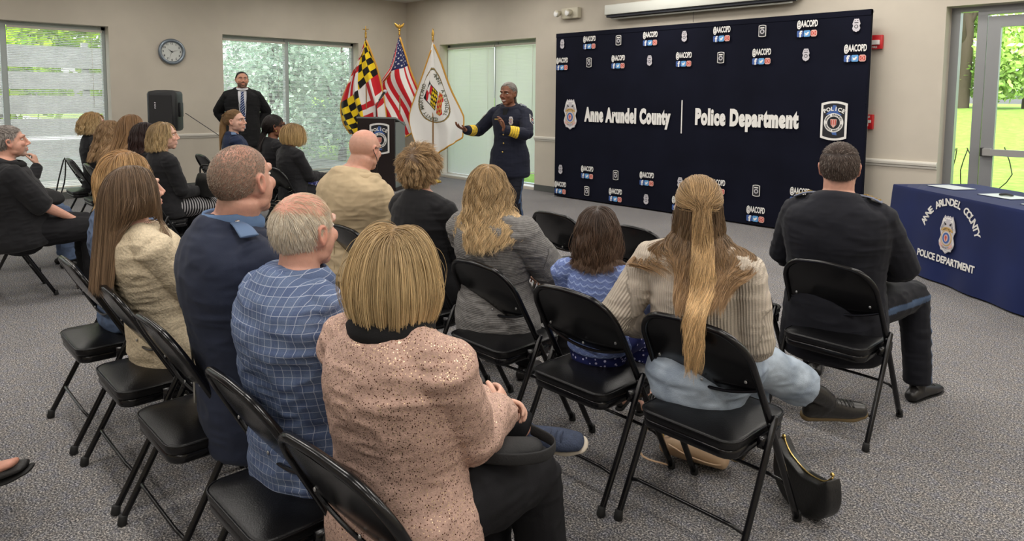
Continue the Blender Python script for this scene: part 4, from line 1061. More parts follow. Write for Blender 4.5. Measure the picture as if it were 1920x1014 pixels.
    for sx in (-1, 1):
        r2 = ((Q-np.array([sx*.031, .078, .008]))**2/np.array([.015, .03, .010])**2).sum(1); D[:, 1] -= .0065*np.exp(-r2)
        r2 = ((Q-np.array([sx*.082, -.010, .0]))**2/np.array([.012, .008, .013])**2).sum(1); D[:, 0] -= sx*.006*np.exp(-r2)
    r2 = (Q[:, 0]/.026)**2+((Q[:, 2]+.0615)/.0028)**2; D[:, 1] -= .003*np.exp(-r2)*(Q[:, 1] > .06)
    V = V+((D*hm[:, None])@Rh.T)*hk; Q = Q+D*hm[:, None]
    col = np.tile(np.array(skin), (len(V), 1)); sk = np.array(skin); f = face or {}
    nz = vnoise(V, 22)[:, None]; col *= 1+.05*nz
    red = sk*np.array([1.06, .82, .80])
    def blend(mask, c): nonlocal col; m_ = np.clip(mask, 0, 1)[:, None]; col = col*(1-m_)+np.array(c)*m_
    H_ = hm.astype(float)
    blend(H_*np.exp(-((np.abs(Q[:, 0])-.036)/.02)**2-((Q[:, 2]+.022)/.02)**2)*(Q[:, 1] > .03)*.5, red)
    blend(H_*(np.abs(Q[:, 0]) > .078)*.55, red)
    blend(H_*np.exp(-(Q[:, 0]/.014)**2-((Q[:, 2]+.025)/.012)**2)*(Q[:, 1] > .08)*.4, red)
    lip = np.array(f.get('lip', sk*np.array([.9, .55, .55])))
    blend(H_*np.exp(-(Q[:, 0]/.022)**4-((Q[:, 2]+.061)/.0085)**4)*(Q[:, 1] > .07), lip)
    if f.get('smile'): blend(H_*np.exp(-(Q[:, 0]/.019)**4-((Q[:, 2]+.0615-.10*0)/.0042)**4)*(Q[:, 1] > .07), hexc(235, 228, 222))
    br = np.array(f.get('brow', hexc(90, 66, 48)))
    blend(H_*np.exp(-((np.abs(Q[:, 0])-.032)/.018)**4-((Q[:, 2]-.031+ (np.abs(Q[:, 0])-.03)**2*6)/.0042)**2)*(Q[:, 1] > .05)*.8, br)
    blend(H_*np.exp(-((np.abs(Q[:, 0])-.031)/.014)**4-((Q[:, 2]-.010)/.0062)**2)*(Q[:, 1] > .05)*.75, sk*.35)
    if 'beard' in f:
        bd = (Q[:, 2] < -.038-.0*Q[:, 1])*(Q[:, 1] > -.02+.0*Q[:, 2])*(Q[:, 2] > -.125)*(((Q[:, 0]/.020)**4+((Q[:, 2]+.061)/.010)**4) > 1)
        if f.get('goatee'): bd = bd*((np.abs(Q[:, 0]) < .036))
        else: bd = bd*((Q[:, 2] < -.045) | (np.abs(Q[:, 0]) < .03))
        blend(H_*bd*f.get('bs', .85)*(.8+.2*vnoise(V, 260)), f['beard'])
    # scalp shading of cropped hair
    E_ = (Q-np.array([0, -.014, .024]))/np.array([.0755, .094, .088]); E_ /= np.linalg.norm(E_, axis=1)[:, None]+1e-9
    if hair and 'stubble' in hair:
        k_ = scalp_mask(E_, hair.get('line'))*H_*(np.abs(Q[:, 0]) < .0775); blend(k_*hair['stubble'][1]*(.92+.12*vnoise(V, 120)), hair['stubble'][0])
    if f.get('red_top'): blend(H_*sstep(E_[:, 2], .3, .8)*f['red_top'], red)
    body = raw_mesh(name, V, F, skin_mat(skin), None, col)
    body.location = loc; body.rotation_euler = (0, 0, R(rz)); tag(body, label, 'person', group)
    p.body = body
    # eyes
    for sx in (-1, 1):
        e = G(); e.ball((0, 0, 0), (.0135*hk, .010*hk, .0058*hk), 14, 10); e.cur = 1; e.ball((0, .0035*hk, 0), (.0058*hk, .0072*hk, .0054*hk), 12, 8)
        e.xf(M4(Rh, Hc+Rh@(np.array([sx*.031, .0650, .0090])*hk))).build('eye', [mat('eye_white', hexc(225, 218, 210), .2), mat('eye_iris', (.02, .015, .012), .15)], body)
    # ---- garments
    def finish(nm, g, m, parent, vox, sm, wr=.006, tintf=None, thick=0.):
        V, F = remesh(g, vox, sm); N = vnormals(V, F)
        if wr:
            Vl = V@Rb
            f1 = vnoise(Vl, (7, 7, 17)); f2_ = vnoise(Vl+3.1, (15, 15, 38)); f3 = vnoise(Vl+7.7, (5, 5, 5)); V = V+N*(wr*(.9*(1-np.abs(f1)*2.0)*.8+.45*(1-np.abs(f2_)*2)+.6*f3))[:, None]
        bu = np.zeros((len(V), 3)); best = np.full(len(V), 9.)
        bones = [(TP(0, 0, -.1), TP(0, 0, .48), .17*s)]
        for q in 'LR': S_, E, W = A[q]; bones += [(S_, E, .052*s), (E, W, .045*s)]; H_, K, Ak, _ = Lg[q]; bones += [(H_, K, .09*s), (K, Ak, .06*s)]
        part = np.zeros(len(V), int); along = np.zeros(len(V))
        for bi, (a, b_, r_) in enumerate(bones):
            t, d = seg(V, a, b_); d = d/r_; mk = d < best; best[mk] = d[mk]; part[mk] = bi
            if bi == 0:
                Ql = (V-P0)@Rb; u_ = Ql[:, 0]; v_ = Ql[:, 2]
            else:
                ax = nrm(b_-a); e1 = nrm(np.cross(ax, S if abs(ax@S) < .9 else np.array([0, 0, 1.]))); e2 = np.cross(ax, e1); W_ = V-a; u_ = np.arctan2(W_@e1, W_@e2)*r_*1.1; v_ = W_@ax
            bu[mk, 0] = u_[mk]; bu[mk, 1] = v_[mk]; along[mk] = t[mk]
        cols = np.ones((len(V), 3))
        if tintf is not None: cols = tintf(V, (V-P0)@Rb/s, part, along, cols, p)
        return raw_mesh(nm, V, F, m, parent, cols, extra={'buv': bu})
    if top:
        off = top.get('off', .012); g = G(); lo = top.get('lo', -.065); k = top.get('fat', 1.)*fat
        rows = [(t, a*k, b*k*(top.get('belly', 1.) if t < .3 else 1), y) for t, a, b, y in prof if max(-.05, top.get('lo', -.065) if top.get('lo', -.065) > 0 else -.05) <= t <= top.get('hi', .512)]
        if lo < -.02: rows = [(lo, rows[0][1]*top.get('flare', 1.02), rows[0][2]*top.get('flare', 1.02), 0)]+rows
        g.loft([TP(0, y*s, t) for t, a, b, y in rows], [(a*s+off*.6, b*s+off*.6) for t, a, b, y in rows], side=S, n=28, rnd=.25)
        ss = shw/s; g.loft([TP(-ss*.98, -.012, .432), TP(-ss*.55, -.016, .462), TP(0, -.014, .474), TP(ss*.55, -.016, .462), TP(ss*.98, -.012, .432)], [.046*s+off, .046*s+off*.6, .046*s, .046*s+off*.6, .046*s+off], side=(0, 1, 0), n=14)
        aw = top.get('arm', 1.); cut = top.get('cut', 1.)
        for q in 'LR':
            S_, E, W = A[q]; g.loft([S_+(E-S_)*-.02, S_*.5+E*.5, E], [(.052*s*aw+off), (.05*s*aw+off*.9), (.043*s*aw+off*.9)], n=14)
            if cut > .5:
                e_ = E+(W-E)*((cut-.5)*2-.01); cw = top.get('cuff', 1.); g.loft([E, (E+e_)/2, e_], [(.043*s*aw+off*.9), (.041*s*aw+off*.8), (.031*s*cw*(.5+.5*aw)+off*.7)], n=14, rnd=.15)
        if top.get('skirt'):
            pass
        p.top = finish(top.get('name', 'sweater'), g, top['mat'], body, top.get('vox', max(voxel*1.1, .0055)), top.get('sm', 5), top.get('wr', .006), top.get('tint'))
    if bottom:
        off = bottom.get('off', .01); g = G(); hp_ = bottom.get('hips', 1.)
        g.loft([P0+np.array([0, -.015, -.075*s if seated else -.1*s]), P0+np.array([0, 0, 0]), P0+Rb@np.array([0, 0, bottom.get('rise', .09)*s])], [(.165*s*fat*hp_, .125*s*fat*hp_), (.178*s*fat*hp_+off*.4, .136*s*fat*hp_+off*.4), (.140*s*fat, .105*s*fat)], side=(1, 0, 0), n=24)
        cut = bottom.get('cut', 1.); wd = bottom.get('w', 1.)
        if bottom.get('kind') == 'skirt':
            K0, K1 = Lg['L'][1], Lg['R'][1]; Km = (K0+K1)/2; hwk = np.linalg.norm(K1-K0)/2+.075*s
            pts = [P0, (P0+Km)/2+np.array([0, 0, .01]), Km+np.array([0, .01, 0])]; rd = [(.18*s*fat, .12*s), (hwk+.01, .095*s), (hwk, .07*s)]
            if cut > .5:
                Am = (Lg['L'][2]+Lg['R'][2])/2; e_ = Km+(Am-Km)*((cut-.5)*2*.9); g.loft([Km, (Km+e_)/2, e_], [(hwk, .07*s), (hwk*1.02, .085*s), (hwk*1.05, .1*s)], n=24, rnd=.1)
            g.loft(pts, rd, n=24)
        else:
            for q in 'LR':
                H_, K, Ak, fd = Lg[q]; g.loft([H_, (H_+K)/2, K], [.092*s*fat+off*.5, (.082*s*wd+off), (.060*s*wd+off)], n=16)
                e_ = K+(Ak-K)*min(1.04, (cut-.5)*2+.0) if cut > .5 else K
                if cut > .5: g.loft([K, K*.6+e_*.4, e_], [.060*s*wd+off, (.057*s*wd+off), (.048*s*bottom.get('cuff', wd)+off)], n=16, rnd=.12)
        p.bottom = finish(bottom.get('name', 'trousers'), g, bottom['mat'], body, bottom.get('vox', .007), 5, bottom.get('wr', .006), bottom.get('tint'))
    if shoes:
        for q, sx in (('L', -1), ('R', 1)):
            H_, K, Ak, fd = Lg[q]; shin = nrm(K-Ak); up = nrm(shin-fd*(shin@fd)); sd = np.cross(fd, up); B = Ak-up*.062*(s**.3)
            k = shoes.get('k', 1.)*s
            sh_ = G(); h = shoes.get('h', .034)
            sh_.loft([B-fd*.062*k+up*.004, B-fd*.02*k+up*.012, B+fd*.05*k+up*.008, B+fd*.12*k-up*.002, B+fd*.175*k-up*.006], [(.030*k, h*.9), (.035*k, h*1.15), (.040*k, h*.95), (.044*k, h*.72), (.036*k, h*.55)], side=sd, n=16, rnd=.9)
            if shoes.get('boot'): sh_.loft([B-fd*.02*k, Ak+shin*.0, Ak+shin*shoes['boot']], [.036*k, .039*k, .046*k], side=sd, n=16, rnd=.1)
            elif not shoes.get('low'): sh_.loft([B-fd*.01*k, Ak-up*.015], [.033*k, .037*k], side=sd, n=14, sub=1, rnd=.2)
            V, F = remesh(sh_, .0045, 3); so_ = raw_mesh(shoes.get('name', 'shoe'), V, F, shoes['mat'], body, np.ones((len(V), 3)))
            th = shoes.get('sole', .010); sl_ = G()
            sl_.loft([B-fd*.066*k-up*.030, B-fd*.0*k-up*.030, B+fd*.06*k-up*.030, B+fd*.13*k-up*.030, B+fd*.182*k-up*.026], [(.030*k, th), (.033*k, th), (.036*k, th), (.045*k, th), (.034*k, th*.9)], side=sd, n=16, rnd=1.2)
            sl_.build('sole', shoes.get('solemat', rubber), so_)
            if shoes.get('laces'):
                for j in range(5):
                    c = B+fd*(.045+.02*j)*k+up*(h*(1.12-.09*j)+.000); l_ = G(); l_.loft([c-sd*.02*k-up*.006, c+up*.002, c+sd*.02*k-up*.006], [.0022]*3, side=fd, n=6, sub=2); l_.build('lace', shoes['laces'], so_)
    p.prof, p.fat, p.top_cfg, p.shw, p.fem = prof, fat, top, shw, fem
    if hair and hair.get('N'): p.hair = grow_hair(p, hair, body, fem, shw)
    return p

def hand(g, W, u, pn, sd, k, curl, spread, tc):
    """palm, four unequal fingers and a thumb; u = hand direction, pn = palm normal, sd = thumb side"""
    pal = .088*k; g.loft([W-u*.01, W+u*pal*.35, W+u*pal*.75, W+u*pal], [(.026*k, .019*k), (.036*k, .016*k), (.042*k, .0145*k), (.040*k, .011*k)], side=sd, n=16, rnd=.4)
    for i, (off, ln, r_) in enumerate(((.031, .074, .0088), (.0105, .083, .0092), (-.0105, .077, .0088), (-.030, .061, .0078))):
        b = W+u*pal*(.97-.05*abs(i-1))+sd*off*k; d = nrm(u+sd*(off*5.5*spread)); c = curl[i] if i < len(curl) else 30; P = [b-d*.02*k]; P.append(b); a = 0
        for fr in (.44, .31, .25): a += R(c)*(.8 if fr > .4 else 1.); dd = d*math.cos(a)+pn*math.sin(a); b = b+dd*ln*fr*k; P.append(b)
        g.loft(P, [r_*k*1.02, r_*k*1.05, r_*k, r_*k*.92, r_*k*.8], side=sd, n=10, sub=2, rnd=.9)
    b = W+u*.022*k+sd*.026*k+pn*.004; d = nrm(u*.62+sd*.7+pn*.25); d2 = nrm(u*(.9)+sd*.30+pn*math.sin(R(tc))); d3 = nrm(u+sd*.05+pn*math.sin(R(tc+15)))
    g.loft([b-d*.015*k, b+d*.034*k, b+d*.034*k+d2*.032*k, b+d*.034*k+d2*.032*k+d3*.026*k], [.014*k, .0125*k, .0105*k, .0088*k], side=pn, n=10, sub=2, rnd=.9)

def scalp_mask(E, line=None):
    x, y, z = E[:, 0], E[:, 1], E[:, 2]; f = np.where(y < 0, -.50+.42*y, -.50+1.62*y)
    m = sstep(z-f, -.06, .06)
    if line == 'horseshoe': m = m*(1-sstep(z+.25*np.maximum(-y, 0)*-1, .18, .45))*(y < .55)
    if line == 'thin': m = m*(.35+.65*(1-sstep(z, .35, .8)))
    if line == 'buzztop': m = m*(.62+.38*(1-sstep(z, .45, .85)))
    return m

def grow_hair(p, h, body, fem, shw):
    rng = np.random.default_rng(h.get('seed', 1)); N = h['N']; K = h.get('K', 16); kg = 1 if K < 14 else 1.35; K = K if K < 14 else int(K*.78); hk = p.hk; s = p.s
    CC = np.array([0, -.014, .024]); RR = np.array([.0755, .094, .088])
    # roots
    E = rng.normal(size=(N*6, 3)); E /= np.linalg.norm(E, axis=1)[:, None]; m = scalp_mask(E, h.get('line'))
    ok = rng.random(len(E)) < m*h.get('dens', 1.)
    ok &= ~((np.abs(E[:, 0]) > .9) & (E[:, 2] < -.35) & (E[:, 1] > -.45))
    if h.get('zr'): ok &= (E[:, 2]+.25*E[:, 1]*0 > h['zr'][0]) & (E[:, 2] < h['zr'][1])
    E = E[ok][:N]; N = len(E)
    lay = rng.random(N)**.8
    th = h.get('thick', .10); side = h.get('sidethick', 0.); lift = 1.005+lay*th
    lift = lift+side*np.abs(E[:, 0])*lay
    px = h.get('part', 0.); L_ = rng.uniform(*h['len'], N)
    if h.get('zend') is not None: L_ = L_*(np.where(E[:, 2] > 0, .095*np.arcsin(np.clip(E[:, 2], 0, 1))+.024-h['zend'], .024+E[:, 2]*.088-h['zend'])+.01)
    if h.get('fringe') is not None: L_ = np.where((E[:, 1] > .35), L_*h['fringe'], L_)
    if h.get('topshort'): L_ = L_*(1-h['topshort']*sstep(E[:, 2], .3, .9))
    Rl = p.Rh; gl = np.array([0, 0, -1.])@Rl            # gravity in head space
    P = CC+E*RR; nv = E/RR; nv /= np.linalg.norm(nv, axis=1)[:, None]
    st = h.get('flow', 'part'); sgn = np.where(E[:, 0] >= px, 1., -1.)
    if st == 'part':
        d = np.stack([sgn*1.0, np.where(E[:, 1] > .2, -.15, -.35), -.15+0*sgn], 1); bk = sstep(-E[:, 1], .1, .7)[:, None]; d = d*(1-bk)+bk*np.stack([E[:, 0]*.5, -.3+0*sgn, -1+0*sgn], 1)
    elif st == 'down': d = np.stack([E[:, 0]*.25, -.35+0*sgn, -1+0*sgn], 1)
    elif st == 'back': d = np.stack([E[:, 0]*.4, -1.+0*sgn, -.15+0*sgn], 1)
    elif st == 'crown':
        cr = np.array([.1, -.62, .75]); d = E-cr; d = d+np.array([0, .25, -.1])
    elif st == 'fwd': d = np.stack([.25+.0*sgn, np.where(E[:, 2] > .5, .9, .1), np.where(E[:, 2] > .5, .1, -1.)], 1)
    elif st == 'curly': d = rng.normal(size=(N, 3))*.8+E*.2+np.array([0, -.3, 0])
    elif st == 'tie':
        T0 = np.array(h['tie']); d = T0-P
    d = d-nv*(d*nv).sum(1)[:, None]*h.get('flat', .85); d += rng.normal(size=d.shape)*h.get('jit', .12); d /= np.linalg.norm(d, axis=1)[:, None]+1e-9
    if h.get('stand'): d = d*(1-h['stand'])+nv*h['stand']; d /= np.linalg.norm(d, axis=1)[:, None]
    ds = L_/(K-1); pts = [P.copy()]; g_ = h.get('grav', .22)*kg
    # collision shapes in head space
    toH = lambda X: ((X-p.Hc)@Rl)/hk
    cols_ = [(np.array([0, .02, -.045]), np.array([.062, .062, .078]), np.eye(3))]
    tz = lambda x, y, t: toH(p.TP(x, y, t)[None])[0]
    Bh = Rl.T@p.Rb
    body_s = []
    if h.get('collide', True):
        k_ = s/hk; ro = h.get('drape', .012)
        body_s = [(tz(0, -.005, .30), np.array([.185 if not fem else .165, .135, .25])*k_+ro, Bh), (tz(0, -.01, .455), np.array([shw/s*1.12+.02, .072, .06])*k_+ro, Bh)]
        body_s.append((tz(0, -.005, .50), np.array([.052, .055, .10])*k_+ro*.4, Bh))
    for c_, r__ in h.get('coll', []): body_s.append((toH(np.array(c_)[None])[0], np.array(r__)/hk, Rl.T))
    tail = np.zeros(N, bool); part_tail = h.get('tail')
    for k in range(1, K):
        f = k/(K-1)
        if st == 'tie':
            near = np.linalg.norm(P-T0, axis=1) < np.maximum(ds*1.2, .012); tail |= near
            dt = T0-P; dt /= np.linalg.norm(dt, axis=1)[:, None]+1e-9
            d = np.where(tail[:, None], d, d*.5+dt*.5)
            gd = gl*h.get('tgrav', .5)+np.array(h.get('taildir', (0, -.25, 0)))*max(0, 1-f*1.3)
            d = np.where(tail[:, None], d+gd, d)
            d = np.where(near[:, None], gd+rng.normal(size=d.shape)*h.get('tspread', .12), d)
        else: d = d+gl*g_*(1 if f < .75 else 1)
        if h.get('curlin') and f > .62:
            inn = -P*np.array([1, 1, 0])-np.array([0, .01, 0]); inn /= np.linalg.norm(inn, axis=1)[:, None]+1e-9; d = d+inn*h['curlin']*kg
        if h.get('gather'):
            gm_ = sstep(-P[:, 2], -.01, .09)*(P[:, 1] < .03); d = d+np.stack([-np.sign(P[:, 0])*np.maximum(np.abs(P[:, 0])-h.get('gw', .06), 0)*h['gather']*12*kg*gm_, -.18*gm_*h.get('behind', 1.), 0*gm_], 1)
        if st == 'curly': d = d+rng.normal(size=d.shape)*.35
        elif h.get('rough'): d = d+rng.normal(size=d.shape)*h['rough']
        d /= np.linalg.norm(d, axis=1)[:, None]+1e-9
        Pn = P+d*ds[:, None]
        q = (Pn-CC)/RR; r_ = np.linalg.norm(q, axis=1); lo = 1.004+(lift-1.004)*np.minimum(1, k*ds/.05)+(h.get('grow', .0)*f)*lay; ins = r_ < lo; q = np.where(ins[:, None], q/r_[:, None]*lo[:, None], q); Pn = CC+q*RR
        for c, rr_, M in cols_+body_s:
            q = ((Pn-c)@M)/rr_; r_ = np.linalg.norm(q, axis=1); lo2 = 1.0+lay*.10; ins = r_ < lo2; q = np.where(ins[:, None], q/(r_[:, None]+1e-9)*lo2[:, None], q); Pn = c+(q*rr_)@M.T
        if h.get('hang'):
            X_ = Pn*hk@Rl.T+p.Hc; ym = h['hang']+.11*sstep(X_[:, 2], .80, .94)-lay*.02; fx = (X_[:, 2] < .94) & (X_[:, 1] > ym) & (X_[:, 1] < .02); X_[:, 1] = np.where(fx, ym, X_[:, 1]); Pn = (X_-p.Hc)@Rl/hk
        dd = Pn-P; d = dd/(np.linalg.norm(dd, axis=1)[:, None]+1e-9); P = Pn; pts.append(P.copy())
    X = np.stack(pts, 1)                                   # N,K,3
    M = max(8, N//h.get('per', 22)); ci = rng.choice(N, M, replace=False); D2 = ((X[:, None, min(3, K-1)]-X[None, ci, min(3, K-1)])**2).sum(-1); cl = ci[D2.argmin(1)]
    t = np.linspace(0, 1, K)[None, :, None]; X = X+(X[cl]-X)*h.get('clump', .45)*t**.8
    if h.get('wave'):
        am, wl = h['wave']; ph = (cl*2.399) % (2*PI); sl_ = (L_[:, None]*np.linspace(0, 1, K)[None]); T_ = np.gradient(X, axis=1); out_ = X-np.array([0, -.02, 0]); out_[..., 2] = 0; out_ /= np.linalg.norm(out_, axis=2)[..., None]+1e-9; tg = np.cross(out_, [0, 0, 1.])
        w_ = np.sin(sl_/wl*2*PI+ph[:, None]); w2 = np.cos(sl_/wl*2*PI+ph[:, None]*1.3); env = sstep(sl_, .03, .14); X = X+(tg*w_[..., None]+out_*(w2[..., None]*.6+.2))*am*env[..., None]
    X = X*hk@Rl.T+p.Hc
    wd = h.get('width', .0009)*rng.uniform(.7, 1.3, N)
    prof = np.clip(np.minimum(1, (1-np.linspace(0, 1, K))*4+.15), 0, 1); rad = wd[:, None]*prof[None]
    rc, tc_ = np.array(h['col']), np.array(h.get('tip', h['col'])); var = h.get('var', .3)
    cv = 1+var*(rng.random((N, 1, 1))-.5)*2; cv = cv*(1+.11*np.sin((cl*1.7) % 6.28))[:, None, None]
    tt = t**h.get('tpow', 1.); C = (rc*(1-tt)+tc_*tt)*cv
    if 'grey' in h: gmask = (rng.random((N, 1, 1)) < h['grey'][1]); C = np.where(gmask, np.array(h['grey'][0])*cv, C)
    C = np.broadcast_to(np.clip(C, 0, 1), (N, K, 3)).reshape(-1, 3)
    nm = h.get('name', 'hair'); hc = bpy.data.hair_curves.new(nm); hc.add_curves([K]*N)
    hc.attributes['position'].data.foreach_set('vector', X.astype(np.float32).ravel())
    ra = hc.attributes.get('radius') or hc.attributes.new('radius', 'FLOAT', 'POINT'); ra.data.foreach_set('value', rad.astype(np.float32).ravel())
    ca_ = hc.attributes.new('col', 'FLOAT_COLOR', 'POINT'); C4 = np.ones((N*K, 4), np.float32); C4[:, :3] = C; ca_.data.foreach_set('color', C4.ravel())
    hc.materials.append(hair_m); o = bpy.data.objects.new(nm, hc); COL.objects.link(o); o.parent = body
    # under-layer hugging the scalp
    if h.get('cap', 1.0):
        nt_, np_ = 40, 56; Ec = []
        for i in range(nt_+1):
            for j in range(np_): a_, b_ = PI*i/nt_, 2*PI*j/np_; Ec.append((math.sin(a_)*math.cos(b_), math.sin(a_)*math.sin(b_), math.cos(a_)))
        Ec = np.array(Ec); mk = scalp_mask(Ec, h.get('line')) > .55; cv_ = (CC+Ec*RR*h.get('cap', 1.0))*hk@Rl.T+p.Hc; fc = []
        for i in range(nt_):
            for j in range(np_):
                q = (i*np_+j, (i+1)*np_+j, (i+1)*np_+(j+1) % np_, i*np_+(j+1) % np_)
                if all(mk[list(q)]): fc.append(q)
        if fc: raw_mesh('hair_base', cv_, np.array(fc), hair_m, o, np.tile(rc*.75, (len(cv_), 1)))
    return o

# ================================================================== people: wardrobe and helpers
def surf_y(p, t, back=False, x=0.):
    pr = p.prof; ts = [r_[0] for r_ in pr]; k = p.fat*(p.top_cfg.get('fat', 1.) if p.top_cfg else 1); off = p.top_cfg.get('off', .012) if p.top_cfg else 0
    a = np.interp(t, ts, [r_[1] for r_ in pr])*k+off*.6; b = np.interp(t, ts, [r_[2] for r_ in pr])*k+off*.6; y = np.interp(t, ts, [r_[3] for r_ in pr])
    e = b*math.sqrt(max(.05, 1-min(abs(x)/a, .97)**2)); return y+(-e if back else e)
def on_torso(p, x, t, back=False, lift=.004): yy = surf_y(p, t, back, x)+(-lift if back else lift); return p.TP(x*p.s, yy*p.s, t)
def collar(p, m, r_=.070, h=.020, drop=.02, name='collar', t=.487, thick=.005, y=-.004, gap=0, tint=None, tight=False):
    pts = []; s = p.s; k = (1.28 if not p.fem else 1.08); t = t+.012; h = h*1.15; ts_ = [q[0] for q in p.prof]; kf = p.fat*p.top_cfg.get('fat', 1.); of = p.top_cfg.get('off', .012)*.6
    ra = max(r_*k*.9, np.interp(t-.006, ts_, [q[1] for q in p.prof])*kf+of+.001); rb = max(r_*k*.85, np.interp(t-.006, ts_, [q[2] for q in p.prof])*kf+of+.001)
    if tight: ra, rb = r_*k*.98, r_*k*.95
    for a in range(gap, 360-gap, 12):
        c, s_ = math.cos(R(a+90)), math.sin(R(a+90)); pts.append(p.TP(ra*c, rb*s_+y*s, t-drop*max(0, s_)*(1)+.006*max(0, -s_)))
    g = G(); g.loft(pts, [(thick, h)]*len(pts), side=p.Rb@np.array([1., 0, 0]) if False else (0, 0, 1), n=10, sub=1, cap=bool(gap), closed=not gap)
    # ring loft uses the radial direction as its first axis
    n_ = len(pts); V = []; C0 = p.TP(0, y*s, t); up = p.Rb@np.array([0, 0, 1.]); F = []
    for P_ in pts:
        rad = nrm((P_-C0)-up*((P_-C0)@up))
        for q in range(8): a = 2*PI*q/8; V.append(P_+rad*(math.cos(a)*thick+(-.004 if math.sin(a) > 0 else .004)*h/.02)+up*math.sin(a)*h)
    for i in range(n_ if not gap else n_-1):
        for q in range(8): F.append((i*8+q, ((i+1) % n_)*8+q, ((i+1) % n_)*8+(q+1) % 8, i*8+(q+1) % 8))
    if gap: F.append(tuple(range(8))[::-1]); F.append(tuple((n_-1)*8+q for q in range(8)))
    g = G(); g.add(V, F); return cloth_part(g, name, m, p, tint)
def cloth_part(g, name, m, p, tint=None):
    o = g.build(name, m, p.body)
    me = o.data; a = me.color_attributes.new('col', 'FLOAT_COLOR', 'POINT'); a.data.foreach_set('color', np.tile([*(tint if tint is not None else (1, 1, 1)), 1.], len(me.vertices)).astype(np.float32))
    V = np.array([v.co[:] for v in me.vertices]); Q = (V-p.TP(0, 0, 0))@p.Rb; b = me.attributes.new('buv', 'FLOAT_VECTOR', 'POINT'); b.data.foreach_set('vector', np.stack([Q[:, 0], Q[:, 2], Q[:, 1]], 1).astype(np.float32).ravel())
    return o
def strip(p, rows, m, name, lift=.004, thick=.004, back=False):
    """cloth strip lying on the torso; rows = (t, x centre, half width)"""
    V = []; F = []; nx = 7
    for t, xc, hw in rows:
        for j in range(nx):
            x = xc-hw+2*hw*j/(nx-1); V.append(on_torso(p, x, t, back, lift))
    n0 = len(V)
    for t, xc, hw in rows:
        for j in range(nx): x = xc-hw+2*hw*j/(nx-1); V.append(on_torso(p, x, t, back, lift-thick-.01))
    for i in range(len(rows)-1):
        for j in range(nx-1):
            a = i*nx+j; F.append((a, a+1, a+nx+1, a+nx)); F.append((n0+a, n0+a+nx, n0+a+nx+1, n0+a+1))
        for a in (i*nx, i*nx+nx-1): F.append((a, a+nx, n0+a+nx, n0+a))
    g = G(); g.add(V, F); return cloth_part(g, name, m, p)
def dense(rows, k=5):
    rows = np.array(rows, float); t = np.linspace(0, 1, len(rows)); q = np.linspace(0, 1, k*(len(rows)-1)+1); return [tuple(np.interp(q_, t, rows[:, c]) for c in range(3)) for q_ in q]
epa_m = mat('epaulette_blue', hexc(92, 116, 150), .7); silver_b = mat('silver_metal', (.75, .74, .72), .25, 1.); gold_b = mat('gold_metal', (.8, .58, .2), .28, 1.)
def epaulette(p, sx, m, deco='button', n_=3, t0=.478, t1=.462):
    k = p.s; x0, x1 = .085, (p.shw/p.s)*.98; pts = [p.TP(sx*(x0+(x1-x0)*q)*k, -.022*k, t0+.052-.024*q+.008*math.sin(PI*q)) for q in (0, .33, .66, 1)]
    o = cloth_part(G().loft(pts, [(.019, .005), (.024, .005), (.028, .005), (.030, .005)], side=(0, 1, 0), n=10, rnd=.1), 'epaulette', m, p)
    if deco == 'button': G().ball(pts[0]+np.array([sx*.014, 0, .007]), (.008, .008, .004), 12, 8).build('button', silver_b, o)
    else:
        for i in range(n_):
            c = pts[1]*(1-i/n_)+pts[3]*(i/n_)+np.array([0, 0, .006]); g = G(); star = [((.013 if q % 2 == 0 else .006)*math.cos(R(36*q)), (.013 if q % 2 == 0 else .006)*math.sin(R(36*q))) for q in range(10)]
            g.prism(star, -.003, .003); g.xf(M4(rotx(R(90)), c)); g.build('star', silver_b if deco == 'silver' else gold_b, o, smooth=False)
def glasses(p, m, lens=True):
    k = p.hk; H = lambda c: p.Hc+p.Rh@(np.array(c)*k); g = G()
    for sx in (-1, 1):
        pts = [H((sx*.033+.021*math.cos(a), .0905-.004*abs(math.cos(a)), .008+.016*math.sin(a))) for a in np.linspace(0, 2*PI, 14, endpoint=False)]
        g.loft(pts, [.0018*k]*14, n=6, sub=1, cap=False, closed=True); g.tube([H((sx*.053, .086, .012)), H((sx*.075, .05, .012)), H((sx*.081, -.01, .012)), H((sx*.08, -.03, -.002))], .0022*k, 6, sub=2)
    g.tube([H((-.012, .092, .010)), H((0, .096, .013)), H((.012, .092, .010))], .0018*k, 6); return g.build('glasses', m, p.body)
def sleeve_patch(p, q, h=.10, frac=.32):
    S_, E, W = p.A[q]; sx = -1 if q == 'L' else 1; ax = nrm(S_-E); c = S_+(E-S_)*frac; out_ = nrm(p.Rb@np.array([sx, .25 if True else 0, 0])); out_ = nrm(out_-ax*(out_@ax)); rt_ = np.cross(ax, -out_)
    # patch faces -y locally: x -> rt, y -> -out, z -> ax
    M = np.stack([nrm(np.cross(-out_, ax)), -out_, ax], 1)
    g = patch_g(h); g.xf(M4(M, c+out_*(.052*p.s+.016))); return g.build('sleeve_patch', EM, p.body, smooth=False)
def nv(c): 
    c = np.array(c)
    def f(V, Q, part, along, cols, p): return np.tile(c, (len(V), 1))
    return f
tintable = cloth_mat('uniform_wool', 'plain', c=(1., 1., 1.), rough=.8, b=.12, sheen=.05)
tint_dress = cloth_mat('dress_wool', 'plain', c=(1., 1., 1.), rough=.75, b=.12)
NAVY = np.array(hexc(34, 37, 50)); STR = np.array(hexc(72, 92, 122)); GOLDC = np.array(hexc(224, 190, 60))
